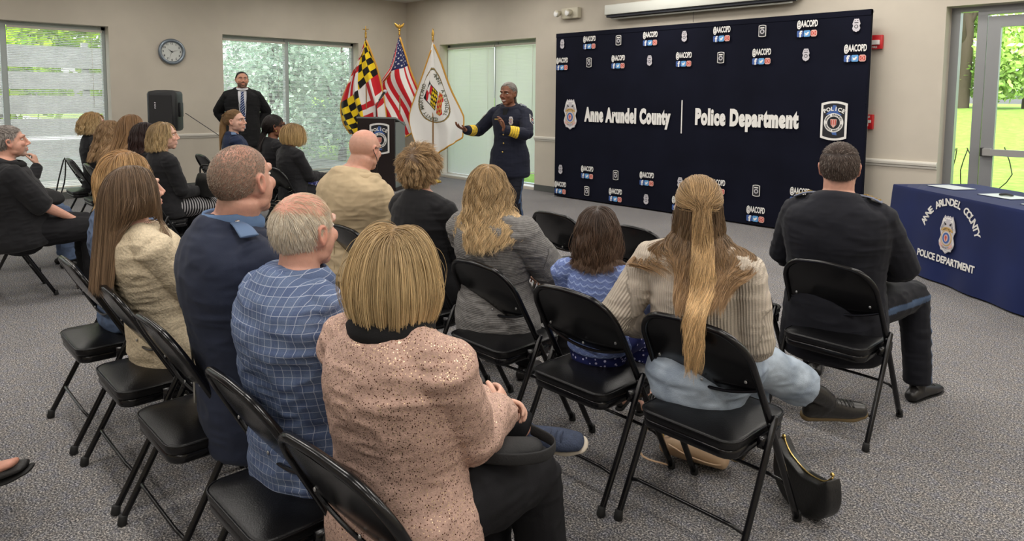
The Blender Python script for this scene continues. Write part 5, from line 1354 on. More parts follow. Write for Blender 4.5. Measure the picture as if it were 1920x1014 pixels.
def uniform_tint(stripe_gold=False, base=NAVY):
    def f(V, Q, part, along, cols, p):
        cols = np.tile(base, (len(V), 1))
        if stripe_gold:
            for pt in (2, 6):
                a = along; band = (part == pt) & (a > .42) & (a < .80); ln = (((a-.42)/.38*4) % 1) < .16; cols[band] = GOLDC; cols[band & ln] = NAVY*1.4
        return cols
    return f
def trouser_tint(base, stripe=STR, wdt=.016):
    def f(V, Q, part, along, cols, p):
        cols = np.tile(np.array(base), (len(V), 1))
        for q, sx, pts in (('L', -1, (3, 4)), ('R', 1, (7, 8))):
            H_, K, Ak, fd = p.Lg[q]; side_ = np.array([sx*1., 0, 0])
            for a, b_, pt in ((H_, K, pts[0]), (K, Ak, pts[1])):
                ax = nrm(b_-a); o_ = nrm(side_-ax*(side_@ax)); W_ = V-a; ac = np.cross(ax, o_); m_ = (part == pt) & (W_@o_ > 0) & (np.abs(W_@ac) < wdt); cols[m_] = stripe
        return cols
    return f
black_k = cloth_mat('black_knit', 'plain', c=(.014, .014, .016), rough=.9, sheen=.1)
black_t = cloth_mat('black_trouser_cloth', 'plain', c=(.011, .011, .013), rough=.85)
sequin = cloth_mat('pink_sequin_knit', 'sequin', c=hexc(196, 164, 150), c2=(.95, .72, .48))
plaid = cloth_mat('blue_plaid_cotton', 'plaid', c=hexc(104, 120, 152), c2=hexc(196, 204, 220), c3=hexc(74, 88, 126))
cream = cloth_mat('cream_boucle', 'knit', c=hexc(214, 198, 170), ks=110, ln=0.)
ribw = cloth_mat('ivory_rib_knit', 'rib', c=hexc(212, 200, 184), per=.0095)
greyk = cloth_mat('grey_wool_knit', 'knit', c=hexc(124, 122, 120), ks=60)
lace_c = cloth_mat('blue_lace_knit', 'lace', c=hexc(118, 136, 190), c2=hexc(158, 176, 220))
denim_d = cloth_mat('blue_denim', 'denim', c=hexc(44, 66, 104), c2=hexc(84, 112, 152))
denim_l = cloth_mat('light_wash_denim', 'denim', c=hexc(134, 152, 174), c2=hexc(176, 190, 204), ds=9)
floral = cloth_mat('navy_floral', 'floral', c=hexc(30, 36, 84), c2=hexc(190, 190, 224))
tanb = cloth_mat('tan_wool', 'plain', c=hexc(192, 172, 140), b=.1)
grey_tr = cloth_mat('grey_trouser_cloth', 'plain', c=hexc(98, 102, 112))
wstripe = cloth_mat('striped_skirt_cloth', 'stripe', c=(.012, .012, .014), c2=hexc(150, 148, 150), per=.022)
white_c = cloth_mat('white_cotton', 'plain', c=hexc(222, 222, 226)); blue_c = cloth_mat('light_blue_cotton', 'plain', c=hexc(92, 116, 150))
black_c = cloth_mat('black_collar_cloth', 'plain', c=(.012, .012, .013)); tie_m = cloth_mat('striped_tie_silk', 'tie', c=hexc(34, 46, 92), c2=hexc(170, 184, 210), rough=.5)
SK = hexc(206, 160, 138); SKP = hexc(214, 170, 150); SKR = hexc(204, 154, 134); SKD = hexc(126, 82, 60); SKD2 = hexc(128, 84, 62)
def H_(**k): return k
BLOND = dict(col=hexc(146, 112, 66), tip=hexc(222, 188, 130)); 
def face_to(rz_body, world): return world-90-rz_body
def head_rel(rz, world, pitch=0, roll=0): return (world-90-rz, pitch, roll)

# ================================================================== right block, rear row
p = build_person('woman with blonde bob in sparkly dusty-pink sweater, seated nearest the camera, seen from behind', (-1.403, 0.950, 0), 14, s=0.923, fem=True, fat=1.13, lean=-4, seated=True,
    head=head_rel(14, 136, -3), arms={'L': ((.015, .36, .13), (-.8, -.3, -.7)), 'R': ((.085, .335, .14), (.35, -.9, -.7))},
    hands={'L': dict(dir=(.75, .55, .1), palm=(.2, -.6, -.6), thumb=(0, -.2, 1), curl=(38, 42, 45, 50)), 'R': dict(dir=(-.35, .85, .15), palm=(-.8, -.3, -.3), thumb=(0, -.3, 1), curl=(40, 45, 48, 52))},
    legs={'L': ((.0, .40, .085), (-.0, 1, .9)), 'R': ((.17, .43, .085), (.1, 1, .9))}, skin=SKP, voxel=.0045,
    top=dict(mat=sequin, off=.020, name='sequin_sweater', lo=-.10, flare=1.04, vox=.006, wr=.007, cuff=1.35, arm=1.12, hi=.49), bottom=dict(mat=black_t, w=1.2, name='trousers', off=.012), shoes=dict(mat=leather),
    hair=dict(N=18000, K=20, len=(.80, 1.08), zend=-.148, flow='part', part=.1, col=hexc(142, 116, 80), tip=hexc(214, 188, 142), tpow=.6, curlin=.14, thick=.25, sidethick=.02, width=.00052, var=.4, grav=.3, per=40, clump=.40, jit=.22, seed=3, drape=.0))
collar(p, black_c, .060, .026, .01, 'turtleneck', t=.500, thick=.009)
# tote bag with straps on her lap
def bag(name, loc, rz, w_, d_, h, m, label, cat='bag', strap=None, r_=.03, tilt=0, strap_m=None):
    root = empty(name, loc, R(rz), label=label, cat=cat); g = G(); n_ = 22
    P = [(0, 0, .0), (0, 0, .02), (0, 0, h*.35), (0, 0, h*.7), (0, 0, h*.92), (0, 0, h)]
    g.loft([(x, y+tilt*z, z) for x, y, z in P], [(w_*.42, d_*.40), (w_*.50, d_*.5), (w_*.52, d_*.52), (w_*.48, d_*.42), (w_*.45, d_*.25), (w_*.44, d_*.16)], side=(1, 0, 0), n=n_, sub=3, rnd=.12)
    V, F = remesh(g, .007, 2); V = V+vnormals(V, F)*(.006*vnoise(V, 12))[:, None]; V[:, 2] = np.maximum(V[:, 2], 0)
    raw_mesh('body', V, F, m, root)
    if strap: G().tube(strap, .008, 8, sub=4).build('strap', strap_m or m, root)
    return root
bagm = mat('black_canvas', (.013, .013, .014), .8, bump=(200, .15)); bagl = mat('black_bag_leather', (.012, .012, .012), .4, bump=(120, .15))
root = empty('shoulder_bag', (-1.30, 1.20, .60), R(25), label='soft black bag with loose strap lying on the lap of sparkly sweater woman', cat='bag')
g = G(); g.loft([(-.14, -.10, .012), (-.03, -.03, .018), (.07, .05, .01)], [(.045, .015), (.05, .018), (.035, .014)], side=(0, 1, 0), n=18); V, F = remesh(g, .006, 3); V = V+vnormals(V, F)*(.005*vnoise(V, 14))[:, None]; raw_mesh('body', V, F, bagm, root)
G().loft([(-.16, -.04, .04), (-.06, -.10, .035), (.05, -.09, .035), (.12, -.03, .03), (.12, .05, .025), (.04, .09, .03)], [(.016, .0025)]*6, side=(0, 0, 1), n=8, sub=5, rnd=.1).build('strap', bagm, root)

p = build_person('balding old man in blue plaid shirt, seated with one leg crossed, seen from behind', (-1.860, 0.940, 0), 9, s=0.970, fat=1.08, lean=-4, head=head_rel(9, 106, -2),
    arms={'L': ((-.02, .30, .12), (-.8, -.4, -.6)), 'R': ((.06, .30, .12), (.5, -.6, -.8))}, legs={'R': ((.06, .44, .085), (.0, 1, .9)), 'L': ((.31, .64, .40), (-.9, .5, .9), (.96, .28, .12))},
    skin=SKR, voxel=.0045, hs=1.02, top=dict(mat=plaid, off=.018, name='plaid_shirt', lo=-.10, vox=.006, wr=.009), bottom=dict(mat=black_t, name='trousers'), shoes=dict(mat=mat('navy_knit_sneaker', hexc(54, 64, 86), .8, noise=(60, 3), bump=(220, .4)), name='sneaker', solemat=mat('white_sole', hexc(206, 196, 180), .6), laces=mat('navy_lace', hexc(44, 52, 72), .8), sole=.013),
    face=dict(red_top=.45, brow=hexc(190, 180, 170)), hair=dict(N=7000, K=7, len=(.018, .034), flow='crown', line='horseshoe', col=hexc(200, 186, 162), tip=hexc(226, 218, 204), thick=.02, width=.00036, cap=0, var=.35, clump=.25, flat=.95, grav=.15, collide=False, seed=4))
collar(p, plaid, .074, .027, .02, t=.506, thick=.009, tight=True)
g = rng = None
p2 = np.random.default_rng(2)
gh = dict(N=900, K=7, len=(.03, .05), flow='crown', line=None, col=hexc(206, 190, 166), thick=.012, width=.00035, cap=0, var=.2, clump=.2, flat=.98, collide=False, seed=44, name='thin_top_hair'); grow_hair(p, gh, p.body, False, p.shw)

def officer_top(**k):
    d_ = dict(mat=tintable, tint=uniform_tint(), off=.018, name='uniform_jacket', lo=-.13, flare=1.03, wr=.005, vox=.0065); d_.update(k); return d_
p = build_person('police officer with buzz cut in dark uniform jacket, blue epaulette and shirt collar, seated', (-2.294, 0.960, 0), -2, s=1.134, fat=1.06, pz=.53, lean=-6, head=head_rel(-2, 113, 2), hs=1.02, hoff=(.03, .01, 0),
    arms={'L': ((-.06, .26, .12), (-.5, -.6, -.8)), 'R': ((.06, .26, .12), (.5, -.6, -.8))}, skin=SKR, voxel=.0045, neck=1.12,
    top=officer_top(tint=uniform_tint(base=np.array(hexc(40, 46, 64)))), bottom=dict(mat=tintable, tint=nv(NAVY*.7)), shoes=dict(mat=leather),
    face=dict(red_top=.2), hair=dict(N=9000, K=4, len=(.004, .007), flow='back', line='buzztop', col=hexc(116, 98, 84), tip=hexc(160, 144, 128), thick=.012, width=.00042, cap=0, stand=.15, var=.5, clump=0, collide=False, stubble=(hexc(134, 112, 96), .5), seed=5))
collar(p, blue_c, .074, .026, .012, 'shirt_collar', t=.512, thick=.006, tight=True); collar(p, tintable, .088, .020, .03, 'jacket_collar', t=.482, thick=.007, tint=np.array(hexc(40, 46, 64)))
epaulette(p, 1, epa_m); epaulette(p, -1, epa_m)
pip = mat('silver_piping', hexc(150, 148, 140), .5)
g = G(); g.tube([on_torso(p, x, t, True, .006) for x, t in ((-.085, .47), (-.115, .40), (-.125, .30), (-.115, .2), (-.09, .10), (-.05, .0))], .0035, 6, sub=5); g.build('aiguillette_cord', pip, p.body)

p = build_person('woman with long straight brown hair in cream fuzzy sweater, seen from behind', (-3.082, 0.930, 0), 2, s=0.982, fem=True, lean=-13, head=head_rel(2, 97, -4), hoff=(0, -.01, 0),
    arms={'L': ((-.05, .28, .13), (-.5, -.6, -.8)), 'R': ((.05, .28, .13), (.5, -.6, -.8))}, skin=SKP, top=dict(mat=cream, off=.020, name='fuzzy_sweater', lo=-.14, flare=1.0, wr=.006, fat=1.06, hi=.485), bottom=dict(mat=black_t), shoes=dict(mat=leather),
    hair=dict(N=11000, K=26, len=(.88, 1.04), zend=-.36, flow='part', part=-.05, col=hexc(96, 76, 58), tip=hexc(150, 124, 98), tpow=1.2, thick=.09, width=.00065, var=.5, grav=.32, gather=1.2, gw=.062, behind=.3, drape=.010, seed=6, clump=.35))
p = build_person('woman with strawberry blonde hair in blue denim jacket, seated beyond the cream sweater', (-3.621, 0.960, 0), 6, s=0.972, fem=True, fat=1.1, lean=-7, hoff=(-.04, .03, .005), head=head_rel(6, 105, -4),
    arms={'L': ((-.10, .26, .13), (-.5, -.6, -.8)), 'R': ((.05, .28, .13), (.5, -.6, -.8))}, skin=SKP, top=dict(mat=denim_d, off=.020, name='denim_jacket', lo=-.04, wr=.009, arm=1.12), bottom=dict(mat=grey_tr, off=.014), shoes=dict(mat=leather),
    hair=dict(N=8000, K=20, len=(.86, 1.05), zend=-.17, flow='part', part=.2, col=hexc(150, 114, 74), tip=hexc(208, 174, 126), tpow=.7, thick=.22, width=.0007, var=.5, grav=.28, curlin=.1, wave=(.005, .12), seed=7))
collar(p, denim_d, .080, .022, .02, t=.485, thick=.007)

# ================================================================== right block, middle row
p = build_person('young woman with half-up ponytail to the waist, ivory ribbed sweater and light jeans, legs crossed', (-1.364, 2.230, 0), 14, s=0.967, fem=True, lean=-5, head=head_rel(14, 128, -6), voxel=.0045,
    arms={'L': ((-.25, .14, .10), (-.6, -.8, -.4)), 'R': ((.12, .25, .12), (.45, -.7, -.7))}, legs={'R': ((.05, .50, .085), (.1, 1, .9), (.0, 1, 0)), 'L': ((.36, .62, .27), (.3, .4, 1.2), (.80, .62, .0))},
    skin=SKP, top=dict(mat=ribw, off=.022, name='ribbed_sweater', lo=.09, wr=.006, arm=1.12, fat=1.04, vox=.006, cuff=1.2, hi=.49), bottom=dict(mat=denim_l, off=.020, w=1.15, cuff=1.5, wr=.006, name='jeans', cut=.80, hips=1.1, rise=.13, vox=.006), shoes=dict(mat=mat('black_boot_leather', (.016, .015, .014), .33, bump=(40, .2)), name='boot', boot=.17, k=1.0, solemat=mat('tan_sole', hexc(110, 92, 60), .6), laces=rubber, h=.050, sole=.020),
    hair=dict(N=7000, K=30, len=(.86, 1.03), zend=-.37, hang=-.255, zr=(-1, .42), flow='down', col=hexc(84, 66, 48), tip=hexc(160, 128, 92), tpow=1.3, thick=.06, width=.0007, var=.5, grav=.34, gather=.9, gw=.085, behind=.5, drape=.010, wave=(.008, .17), seed=8, clump=.4))
grow_hair(p, dict(N=6500, K=36, hang=-.26, len=(.56, .63), zr=(.05, 1.1), flow='tie', tie=(.0, -.124, .012), col=hexc(146, 118, 82), tip=hexc(214, 180, 132), thick=.15, width=.0007, var=.5, tspread=.075, tgrav=.9, drape=.035, wave=(.008, .19), name='ponytail', seed=9, clump=.45, jit=.05, taildir=(.02, -.3, 0)), p.body, True, p.shw)
t0_ = p.Hc+p.Rh@(np.array([0, -.127, .010])*p.hk); ring = [t0_+p.Rh@(np.array([.013*math.cos(a), -.002, .013*math.sin(a)])) for a in np.linspace(0, 2*PI, 12, endpoint=False)]
G().loft(ring, [.0035]*12, n=6, sub=1, cap=False, closed=True).build('hair_tie', rubber, p.body)

p = build_person('girl with wavy dark brown hair in blue lace cardigan and navy floral dress, from behind', (-1.830, 2.220, 0), 14, s=0.716, fem=True, fat=.98, pz=.50, lean=-5, head=head_rel(14, 132, -2), hs=1.13, sh=1.0,
    arms={'L': ((-.05, .28, .13), (-.5, -.6, -.8)), 'R': ((.27, .14, .12), (.8, -.5, -.4))}, legs={'L': ((-.06, .38, .17), (-.05, 1, 1)), 'R': ((.06, .38, .17), (.05, 1, 1))}, skin=SKP,
    top=dict(mat=lace_c, off=.014, name='lace_cardigan', lo=-.0, wr=.004, hi=.485), bottom=dict(mat=floral, kind='skirt', name='floral_dress', off=.016, cut=.72), shoes=dict(mat=leather, low=True),
    hair=dict(N=8000, K=22, len=(.84, 1.05), zend=-.155, flow='part', col=hexc(60, 46, 38), tip=hexc(104, 82, 66), thick=.12, width=.0007, var=.5, grav=.3, curlin=.08, wave=(.008, .10), seed=10, clump=.5))

p = build_person('woman with wavy golden hair in loose grey wool sweater, seated left of the girl', (-2.472, 2.220, 0), 12, s=0.912, fem=True, fat=1.08, lean=-6, hoff=(-.02, 0, 0), head=head_rel(12, 136, -4),
    arms={'L': ((-.06, .28, .12), (-.5, -.6, -.8)), 'R': ((.16, .32, .12), (.9, -.3, -.5))}, skin=SKP, top=dict(mat=greyk, off=.026, name='wool_sweater', lo=-.12, flare=1.05, wr=.008, arm=1.3, fat=1.08, cuff=1.3), bottom=dict(mat=black_t), shoes=dict(mat=leather, boot=.08),
    hair=dict(N=10000, K=28, len=(.82, 1.05), zend=-.30, flow='part', part=.1, col=hexc(150, 122, 84), tip=hexc(214, 186, 142), tpow=.8, thick=.12, width=.00068, var=.6, grav=.28, gather=.15, gw=.10, drape=.012, wave=(.012, .095), seed=11, clump=.55))

p = build_person('woman with short curly light brown hair in black top, seated right of tan blazer', (-3.032, 2.240, 0), 8, s=0.983, fem=True, fat=1.12, lean=-7, hoff=(-.02, .0, 0), head=head_rel(8, 112, 0),
    arms={'L': ((-.06, .28, .12), (-.5, -.6, -.8)), 'R': ((.10, .28, .12), (.5, -.6, -.8))}, skin=SKR, top=dict(mat=black_k, off=.018, name='black_sweater', lo=-.12), bottom=dict(mat=black_t), shoes=dict(mat=leather, low=True),
    hair=dict(N=10000, K=12, len=(.06, .10), flow='crown', col=hexc(112, 88, 64), tip=hexc(184, 154, 114), thick=.26, grow=.10, width=.0007, var=.6, grav=.10, flat=.8, stand=.22, rough=.16, wave=(.009, .06), seed=12, clump=.6, per=30, cap=1.16, collide=False))

p = build_person('bald man in tan blazer with glasses, looking down, before the lectern', (-3.724, 2.240, 0), 6, s=1.075, fat=1.25, lean=-5, head=head_rel(6, 108, -12), hs=1.04, hoff=(.02, .02, 0),
    arms={'L': ((-.08, .30, .12), (-.5, -.6, -.8)), 'R': ((.10, .30, .12), (.5, -.6, -.8))}, skin=SKR, neck=1.2, top=dict(mat=tanb, off=.026, name='blazer', lo=-.14, wr=.005, fat=1.02), bottom=dict(mat=cloth_mat('khaki_cloth', 'plain', c=hexc(150, 132, 104))), shoes=dict(mat=leather),
    face=dict(red_top=.35), hair=dict(stubble=(hexc(170, 140, 122), .25), line='horseshoe'))
collar(p, tanb, .088, .022, .03, t=.486, thick=.008); glasses(p, rubber)
G().tube([on_torso(p, 0, t, True, -.001) for t in (.46, .36, .26, .14, .02, -.06)], .0022, 6, sub=4).build('back_seam', mat('seam_thread', hexc(150, 132, 104), .8), p.body)
k = p.hk; Hh = lambda c: p.Hc+p.Rh@(np.array(c)*k)
for sx in (1, -1): G().tube([Hh((sx*.08, -.03, .0)), Hh((sx*.088, .0, -.06)), Hh((sx*.07, .02, -.12)), Hh((sx*.03, .03, -.15))], .0022, 6, sub=4).build('mask_cord', rubber, p.body)
G().tube([Hh((-.085, .0, .02)), Hh((-.13, .04, -.0)), Hh((-.14, .06, -.05)), Hh((-.11, .06, -.07)), Hh((-.085, .03, -.06))], .002, 6, sub=4).build('mask_cord', rubber, p.body)

# ================================================================== right block, front row
p = build_person('police officer with short dark hair in dress uniform, seated beside the blue table, from behind', (-1.368, 3.460, 0), 14, s=1.070, fat=1.12, lean=-5, head=head_rel(14, 110, -1), hs=1.07,
    arms={'L': ((-.08, .26, .14), (-1.0, -.3, -.5)), 'R': ((.10, .26, .14), (1.0, -.3, -.5))}, legs={'R': ((.36, .38, .085), (.45, 1, .9), (.4, .9, 0)), 'L': ((-.14, .46, .085), (-.1, 1, .9))}, skin=SKR, neck=1.1,
    top=officer_top(off=.022, lo=-.20, flare=1.08, tint=uniform_tint(base=np.array(hexc(30, 31, 38)))), bottom=dict(mat=tintable, tint=trouser_tint(np.array(hexc(24, 25, 32)))), shoes=dict(mat=leather, laces=rubber),
    hair=dict(N=9000, K=5, len=(.010, .020), flow='fwd', col=hexc(58, 46, 40), tip=hexc(92, 78, 70), thick=.03, width=.0006, cap=1.01, stand=.35, var=.4, clump=0, collide=False, stubble=(hexc(66, 50, 42), .85), grey=(hexc(150, 140, 132), .08), seed=13))
collar(p, tintable, .084, .022, .02, t=.488, thick=.007, tint=hexc(30, 31, 38))
grey_e = mat('epaulette_grey_blue', hexc(104, 110, 128), .6)
epaulette(p, 1, grey_e, 'gold', 4); epaulette(p, -1, grey_e, 'gold', 4)

# ================================================================== left block
p = build_person('grey-haired man in black short-sleeved shirt, seated in profile at the left edge', (-6.186, 0.880, 0), -2, s=1.015, fat=1.2, lean=-9, head=head_rel(-2, 85, -2), hs=1.06, hoff=(0, .02, 0),
    arms={'L': ((-.10, .28, .07), (-.5, -.6, -.8)), 'R': ((.14, .30, .07), (.9, -.5, -.4))}, skin=SKR, top=dict(mat=black_k, off=.022, name='black_shirt', cut=.56, arm=1.25, belly=1.25, lo=-.08), bottom=dict(mat=black_t, w=1.15, off=.014), shoes=dict(mat=mat('brown_shoe_leather', hexc(74, 56, 44), .6), sole=.014),
    face=dict(beard=hexc(170, 158, 148), goatee=True, bs=.6), hair=dict(N=3500, K=5, len=(.015, .028), flow='fwd', col=hexc(108, 100, 94), tip=hexc(150, 142, 136), thick=.035, width=.0012, cap=1.01, stand=.25, var=.4, clump=0, collide=False, stubble=(hexc(110, 100, 92), .7), seed=14))
collar(p, black_c, .078, .02, .03, t=.488, thick=.007)
p = build_person('person in dark clothes mostly outside the left edge, beyond the man in black shirt', (-7.2, 0.920, 0), 0, s=.96, fem=True, lean=-6, head=head_rel(0, 80), skin=SK, top=dict(mat=black_k), bottom=dict(mat=denim_d), shoes=dict(mat=leather),
    arms={'R': ((.05, .24, .40), (.6, -.5, -.7))}, hands={'R': dict(dir=(-.25, -.15, .9), palm=(-.5, -.8, 0), thumb=(-.3, -.8, .3), curl=(45, 50, 55, 60))}, hair=dict(N=2500, K=14, len=(.9, 1.05), zend=-.12, flow='part', col=hexc(90, 70, 52), thick=.16, width=.0013, seed=15))
bag('coat_bundle', (-6.95, 1.16, .60), 10, .40, .24, .12, bagm, 'dark coat bundled on a lap beyond the man in black shirt', 'coat')

LB = [('woman in black cardigan and striped skirt, smiling in profile, nearest of her row', (-6.648, 1.95), 6, 72, dict(s=0.982, top=dict(mat=black_k, off=.016, name='cardigan'), bottom=dict(mat=wstripe, kind='skirt', cut=.8), face=dict(smile=True)),
       dict(N=4500, K=18, len=(.86, 1.05), zend=-.115, flow='part', part=.3, col=hexc(136, 112, 78), tip=hexc(196, 170, 126), thick=.15, fringe=.55, width=.0011, var=.5, grav=.30, wave=(.006, .09))),
      ('woman with very dark brown hair and rosy cheek beside the smiling woman', (-7.189, 1.96), 0, 80, dict(s=0.957, top=dict(mat=black_k), bottom=dict(mat=black_t)),
       dict(N=3500, K=18, len=(.9, 1.05), zend=-.16, flow='part', col=hexc(40, 28, 26), tip=hexc(66, 46, 42), fringe=.6, thick=.14, width=.0013, grav=.28, wave=(.005, .1))),
      ('woman with long auburn-blonde straight hair seated below the loudspeaker', (-7.665, 1.98), 0, 92, dict(s=1.052, top=dict(mat=black_k), bottom=dict(mat=black_t)),
       dict(N=4000, K=20, len=(.9, 1.05), zend=-.26, flow='part', col=hexc(120, 90, 62), tip=hexc(176, 140, 100), fringe=.7, thick=.12, width=.0013, grav=.3, gather=.15, gw=.09)),
      ('woman with long tousled light brown hair, fourth of her row from the aisle', (-8.350, 1.95), 0, 95, dict(s=0.932, top=dict(mat=black_k), bottom=dict(mat=black_t)),
       dict(N=4000, K=20, len=(.85, 1.05), zend=-.30, flow='part', col=hexc(136, 108, 78), tip=hexc(192, 160, 122), fringe=.7, thick=.15, width=.0013, grav=.3, gather=.12, gw=.10, wave=(.012, .1))),
      ('woman with short layered blonde hair in black top, seated before the left window', (-9.197, 1.98), 4, 85, dict(s=1.019, top=dict(mat=black_k), bottom=dict(mat=black_t)),
       dict(N=4500, K=16, len=(.8, 1.1), zend=-.10, flow='part', part=.3, col=hexc(156, 122, 78), tip=hexc(216, 190, 144), fringe=.6, thick=.24, width=.0013, grav=.25, wave=(.012, .07), clump=.55)),
      ('woman with blonde bob and glasses in black top, looking down at a phone', (-6.849, 3.24), 2, 84, dict(s=0.918, fat=1.08, top=dict(mat=black_k, off=.018), bottom=dict(mat=black_t), pitch=-14, arms={'L': ((-.03, .30, .16), (-.8, -.4, -.6)), 'R': ((.05, .32, .16), (.5, -.6, -.8))}),
       dict(N=5000, K=18, len=(.9, 1.03), zend=-.105, flow='part', col=hexc(132, 104, 68), tip=hexc(206, 176, 124), thick=.27, width=.0011, var=.5, grav=.28, curlin=.12)),
      ('woman with dark hair tied low, glasses and gold earring, in black jacket', (-7.331, 3.28), 0, 72, dict(s=1.031, skin=SKD2, top=dict(mat=black_k, off=.020), bottom=dict(mat=floral)),
       dict(N=4500, K=22, len=(.34, .42), flow='tie', tie=(0, -.105, -.055), col=hexc(26, 20, 20), tip=hexc(40, 32, 30), thick=.10, width=.0013, tspread=.06, tgrav=.6, jit=.05)),
      ('woman police officer with blonde-brown ponytail in navy uniform, face turned to the right', (-8.304, 3.25), -12, 42, dict(s=1.073, top=officer_top(tint=uniform_tint(base=np.array(hexc(38, 48, 74)))), bottom=dict(mat=tintable, tint=nv(NAVY)), hs=1.12),
       dict(N=5000, K=24, len=(.30, .38), flow='tie', tie=(0, -.122, .045), col=hexc(116, 88, 58), tip=hexc(190, 154, 108), thick=.10, width=.0012, tspread=.12, tgrav=.8, jit=.05))]
PL = []
for lab, (x, y), rz, wf, kw, hr in LB:
    kw = dict(kw); pt = kw.pop('pitch', -2); kw.setdefault('skin', SKP); kw.setdefault('hs', 1.09); kw.setdefault('shoes', dict(mat=leather)); hr['seed'] = len(PL)+20
    PL.append(build_person(lab, (x, y+.08, 0), rz, fem=True, lean=-5, head=head_rel(rz, wf, pt), hair=hr, voxel=.006, **kw))
glasses(PL[5], rubber); glasses(PL[6], rubber); G().ball(PL[6].Hc+PL[6].Rh@np.array([.082, -.002, -.045]), .008, 10, 8).build('earring', gold_b, PL[6].body)
epaulette(PL[7], 1, epa_m, 'silver', 2); epaulette(PL[7], -1, epa_m, 'silver', 2)
pc = PL[5]; hp_ = (pc.hands['L']+pc.hands['R'])/2; wp = np.array([-6.66, 3.32, 0])+rotz(R(2))@(hp_+np.array([0, .03, .035]))
ph = empty('phone', tuple(wp), R(2), label='black phone held in the hands of the blonde bob woman', cat='phone'); G().rbox((-.037, -.075, -.004), (.037, .075, .004), .01).xf(M4(rotx(R(25)), (0, 0, 0))).build('case', rubber, ph, auto=40); o = G().box((-.033, -.07, .0041), (.033, .07, .0045)).xf(M4(rotx(R(25)), (0, 0, 0))).build('screen', mat('phone_screen', (.02, .025, .035), .08), ph, smooth=False)
bag('handbag', (-6.56, 2.34, .60), 15, .30, .15, .20, bagl, 'dark grey handbag on the lap of the smiling woman', strap=[(-.10, 0, .18), (-.08, .0, .27), (.08, 0, .27), (.10, 0, .18)])
bb = bag('handbag', (-9.42, 1.66, 0), 10, .20, .10, .24, bagl, 'black bag on the floor hanging from chair by the left window', strap=[(-.02, 0, .22), (-.005, .05, .5), (.02, .12, .78), (.035, .10, .5), (.03, 0, .22)])

# ================================================================== standing people
p = build_person('bearded man in black suit, white shirt and striped tie, standing before the middle window', (-9.863, 4.03, 0), -112, s=1.10, seated=False, pz=1.03, fat=1.08, lean=0, head=head_rel(-112, -14, 4), hs=1.0,
    arms={'L': ((-.16, -.12, .02), (-.8, -.6, 0)), 'R': ((.16, -.12, .02), (.8, -.6, 0))}, skin=hexc(206, 154, 128), top=dict(mat=tint_dress, tint=nv((.010, .010, .011)), off=.022, name='suit_jacket', lo=-.20, wr=.004, arm=1.08), bottom=dict(mat=black_t, w=1.1), shoes=dict(mat=leather),
    face=dict(beard=hexc(44, 32, 28), goatee=False, brow=hexc(40, 30, 26)), hair=dict(N=3000, K=6, len=(.02, .035), flow='back', col=hexc(34, 26, 24), thick=.05, width=.0014, cap=1.02, stand=.1, clump=0, collide=False, stubble=(hexc(40, 30, 28), .8), seed=41))
strip(p, dense([(.49, 0, .050), (.40, 0, .050), (.25, 0, .040), (.10, 0, .026), (.02, 0, .03)]), white_c, 'shirt_front', .006)
strip(p, dense([(.485, 0, .018), (.46, 0, .016), (.3, 0, .026), (.08, 0, .034), (.03, 0, .004)]), tie_m, 'necktie', .012)
collar(p, white_c, .062, .018, .01, 'shirt_collar', t=.506, thick=.006, tight=True)
g = G()
for sx in (-1, 1): g.tube([on_torso(p, sx*.055, .49, False, .014), on_torso(p, sx*.045, .35, False, .018), on_torso(p, .0, .15, False, .02)], .003, 6, sub=4)
ln = g.build('lanyard', mat('lanyard_dark', (.03, .04, .06), .6), p.body)
c = on_torso(p, 0, .10, False, .026); G().box((-.032, -.002, -.045), (.032, .002, .045)).xf(M4(p.Rb, c)).build('id_card', mat('id_card', hexc(196, 200, 206), .3), ln, smooth=False)

p = build_person('woman police chief with grey hair, gold-striped navy uniform, standing with both palms raised', (-5.482, 5.10, 0), -160, s=1.0, fem=True, fat=1.10, seated=False, pz=.92, head=head_rel(-160, -76, -5), hs=1.05, sh=1.12, voxel=.0045,
    arms={'R': ((.40, .25, .25), (.9, -.5, -.9)), 'L': ((-.10, .32, .27), (-1.0, -.2, -.8))}, hands={'R': dict(dir=(.35, .8, .35), palm=(-.3, -.3, 1), thumb=(-.7, .1, .6), curl=(14, 16, 18, 20), spread=1.8, tc=10), 'L': dict(dir=(.05, .35, .95), palm=(.6, .6, .2), thumb=(1, .4, .1), curl=(20, 22, 24, 26), spread=1.6, tc=15)},
    skin=SKD, top=officer_top(off=.020, lo=-.22, flare=1.06, tint=uniform_tint(True, np.array(hexc(26, 29, 44))), arm=1.05, vox=.005, wr=.004, name='dress_jacket'), bottom=dict(mat=tintable, tint=trouser_tint(np.array(hexc(24, 26, 36)), wdt=.014), w=1.02), shoes=dict(mat=leather),
    face=dict(smile=True, brow=hexc(40, 28, 24), lip=hexc(140, 70, 66)), hair=dict(N=3500, K=20, len=(.24, .30), flow='tie', tie=(0, -.115, -.05), col=hexc(128, 122, 116), tip=hexc(52, 46, 44), thick=.08, width=.0016, tspread=.06, tgrav=.6, jit=.03, clump=.7, per=26, tpow=1.5, seed=42))
collar(p, tintable, .078, .020, .03, t=.488, thick=.008, tint=hexc(26, 29, 44))
epaulette(p, 1, grey_e, 'silver', 3); epaulette(p, -1, grey_e, 'silver', 3)
sleeve_patch(p, 'L', .115, .40); sleeve_patch(p, 'R', .115, .40)
strip(p, dense([(.485, 0, .030), (.42, 0, .022), (.34, 0, .006)]), blue_c if False else black_c, 'necktie', .008)
for t in (.30, .21, .12, .03): G().ball(on_torso(p, .0, t, False, .004), (.010, .010, .010), 10, 8).build('gold_button', gold_b, p.body)
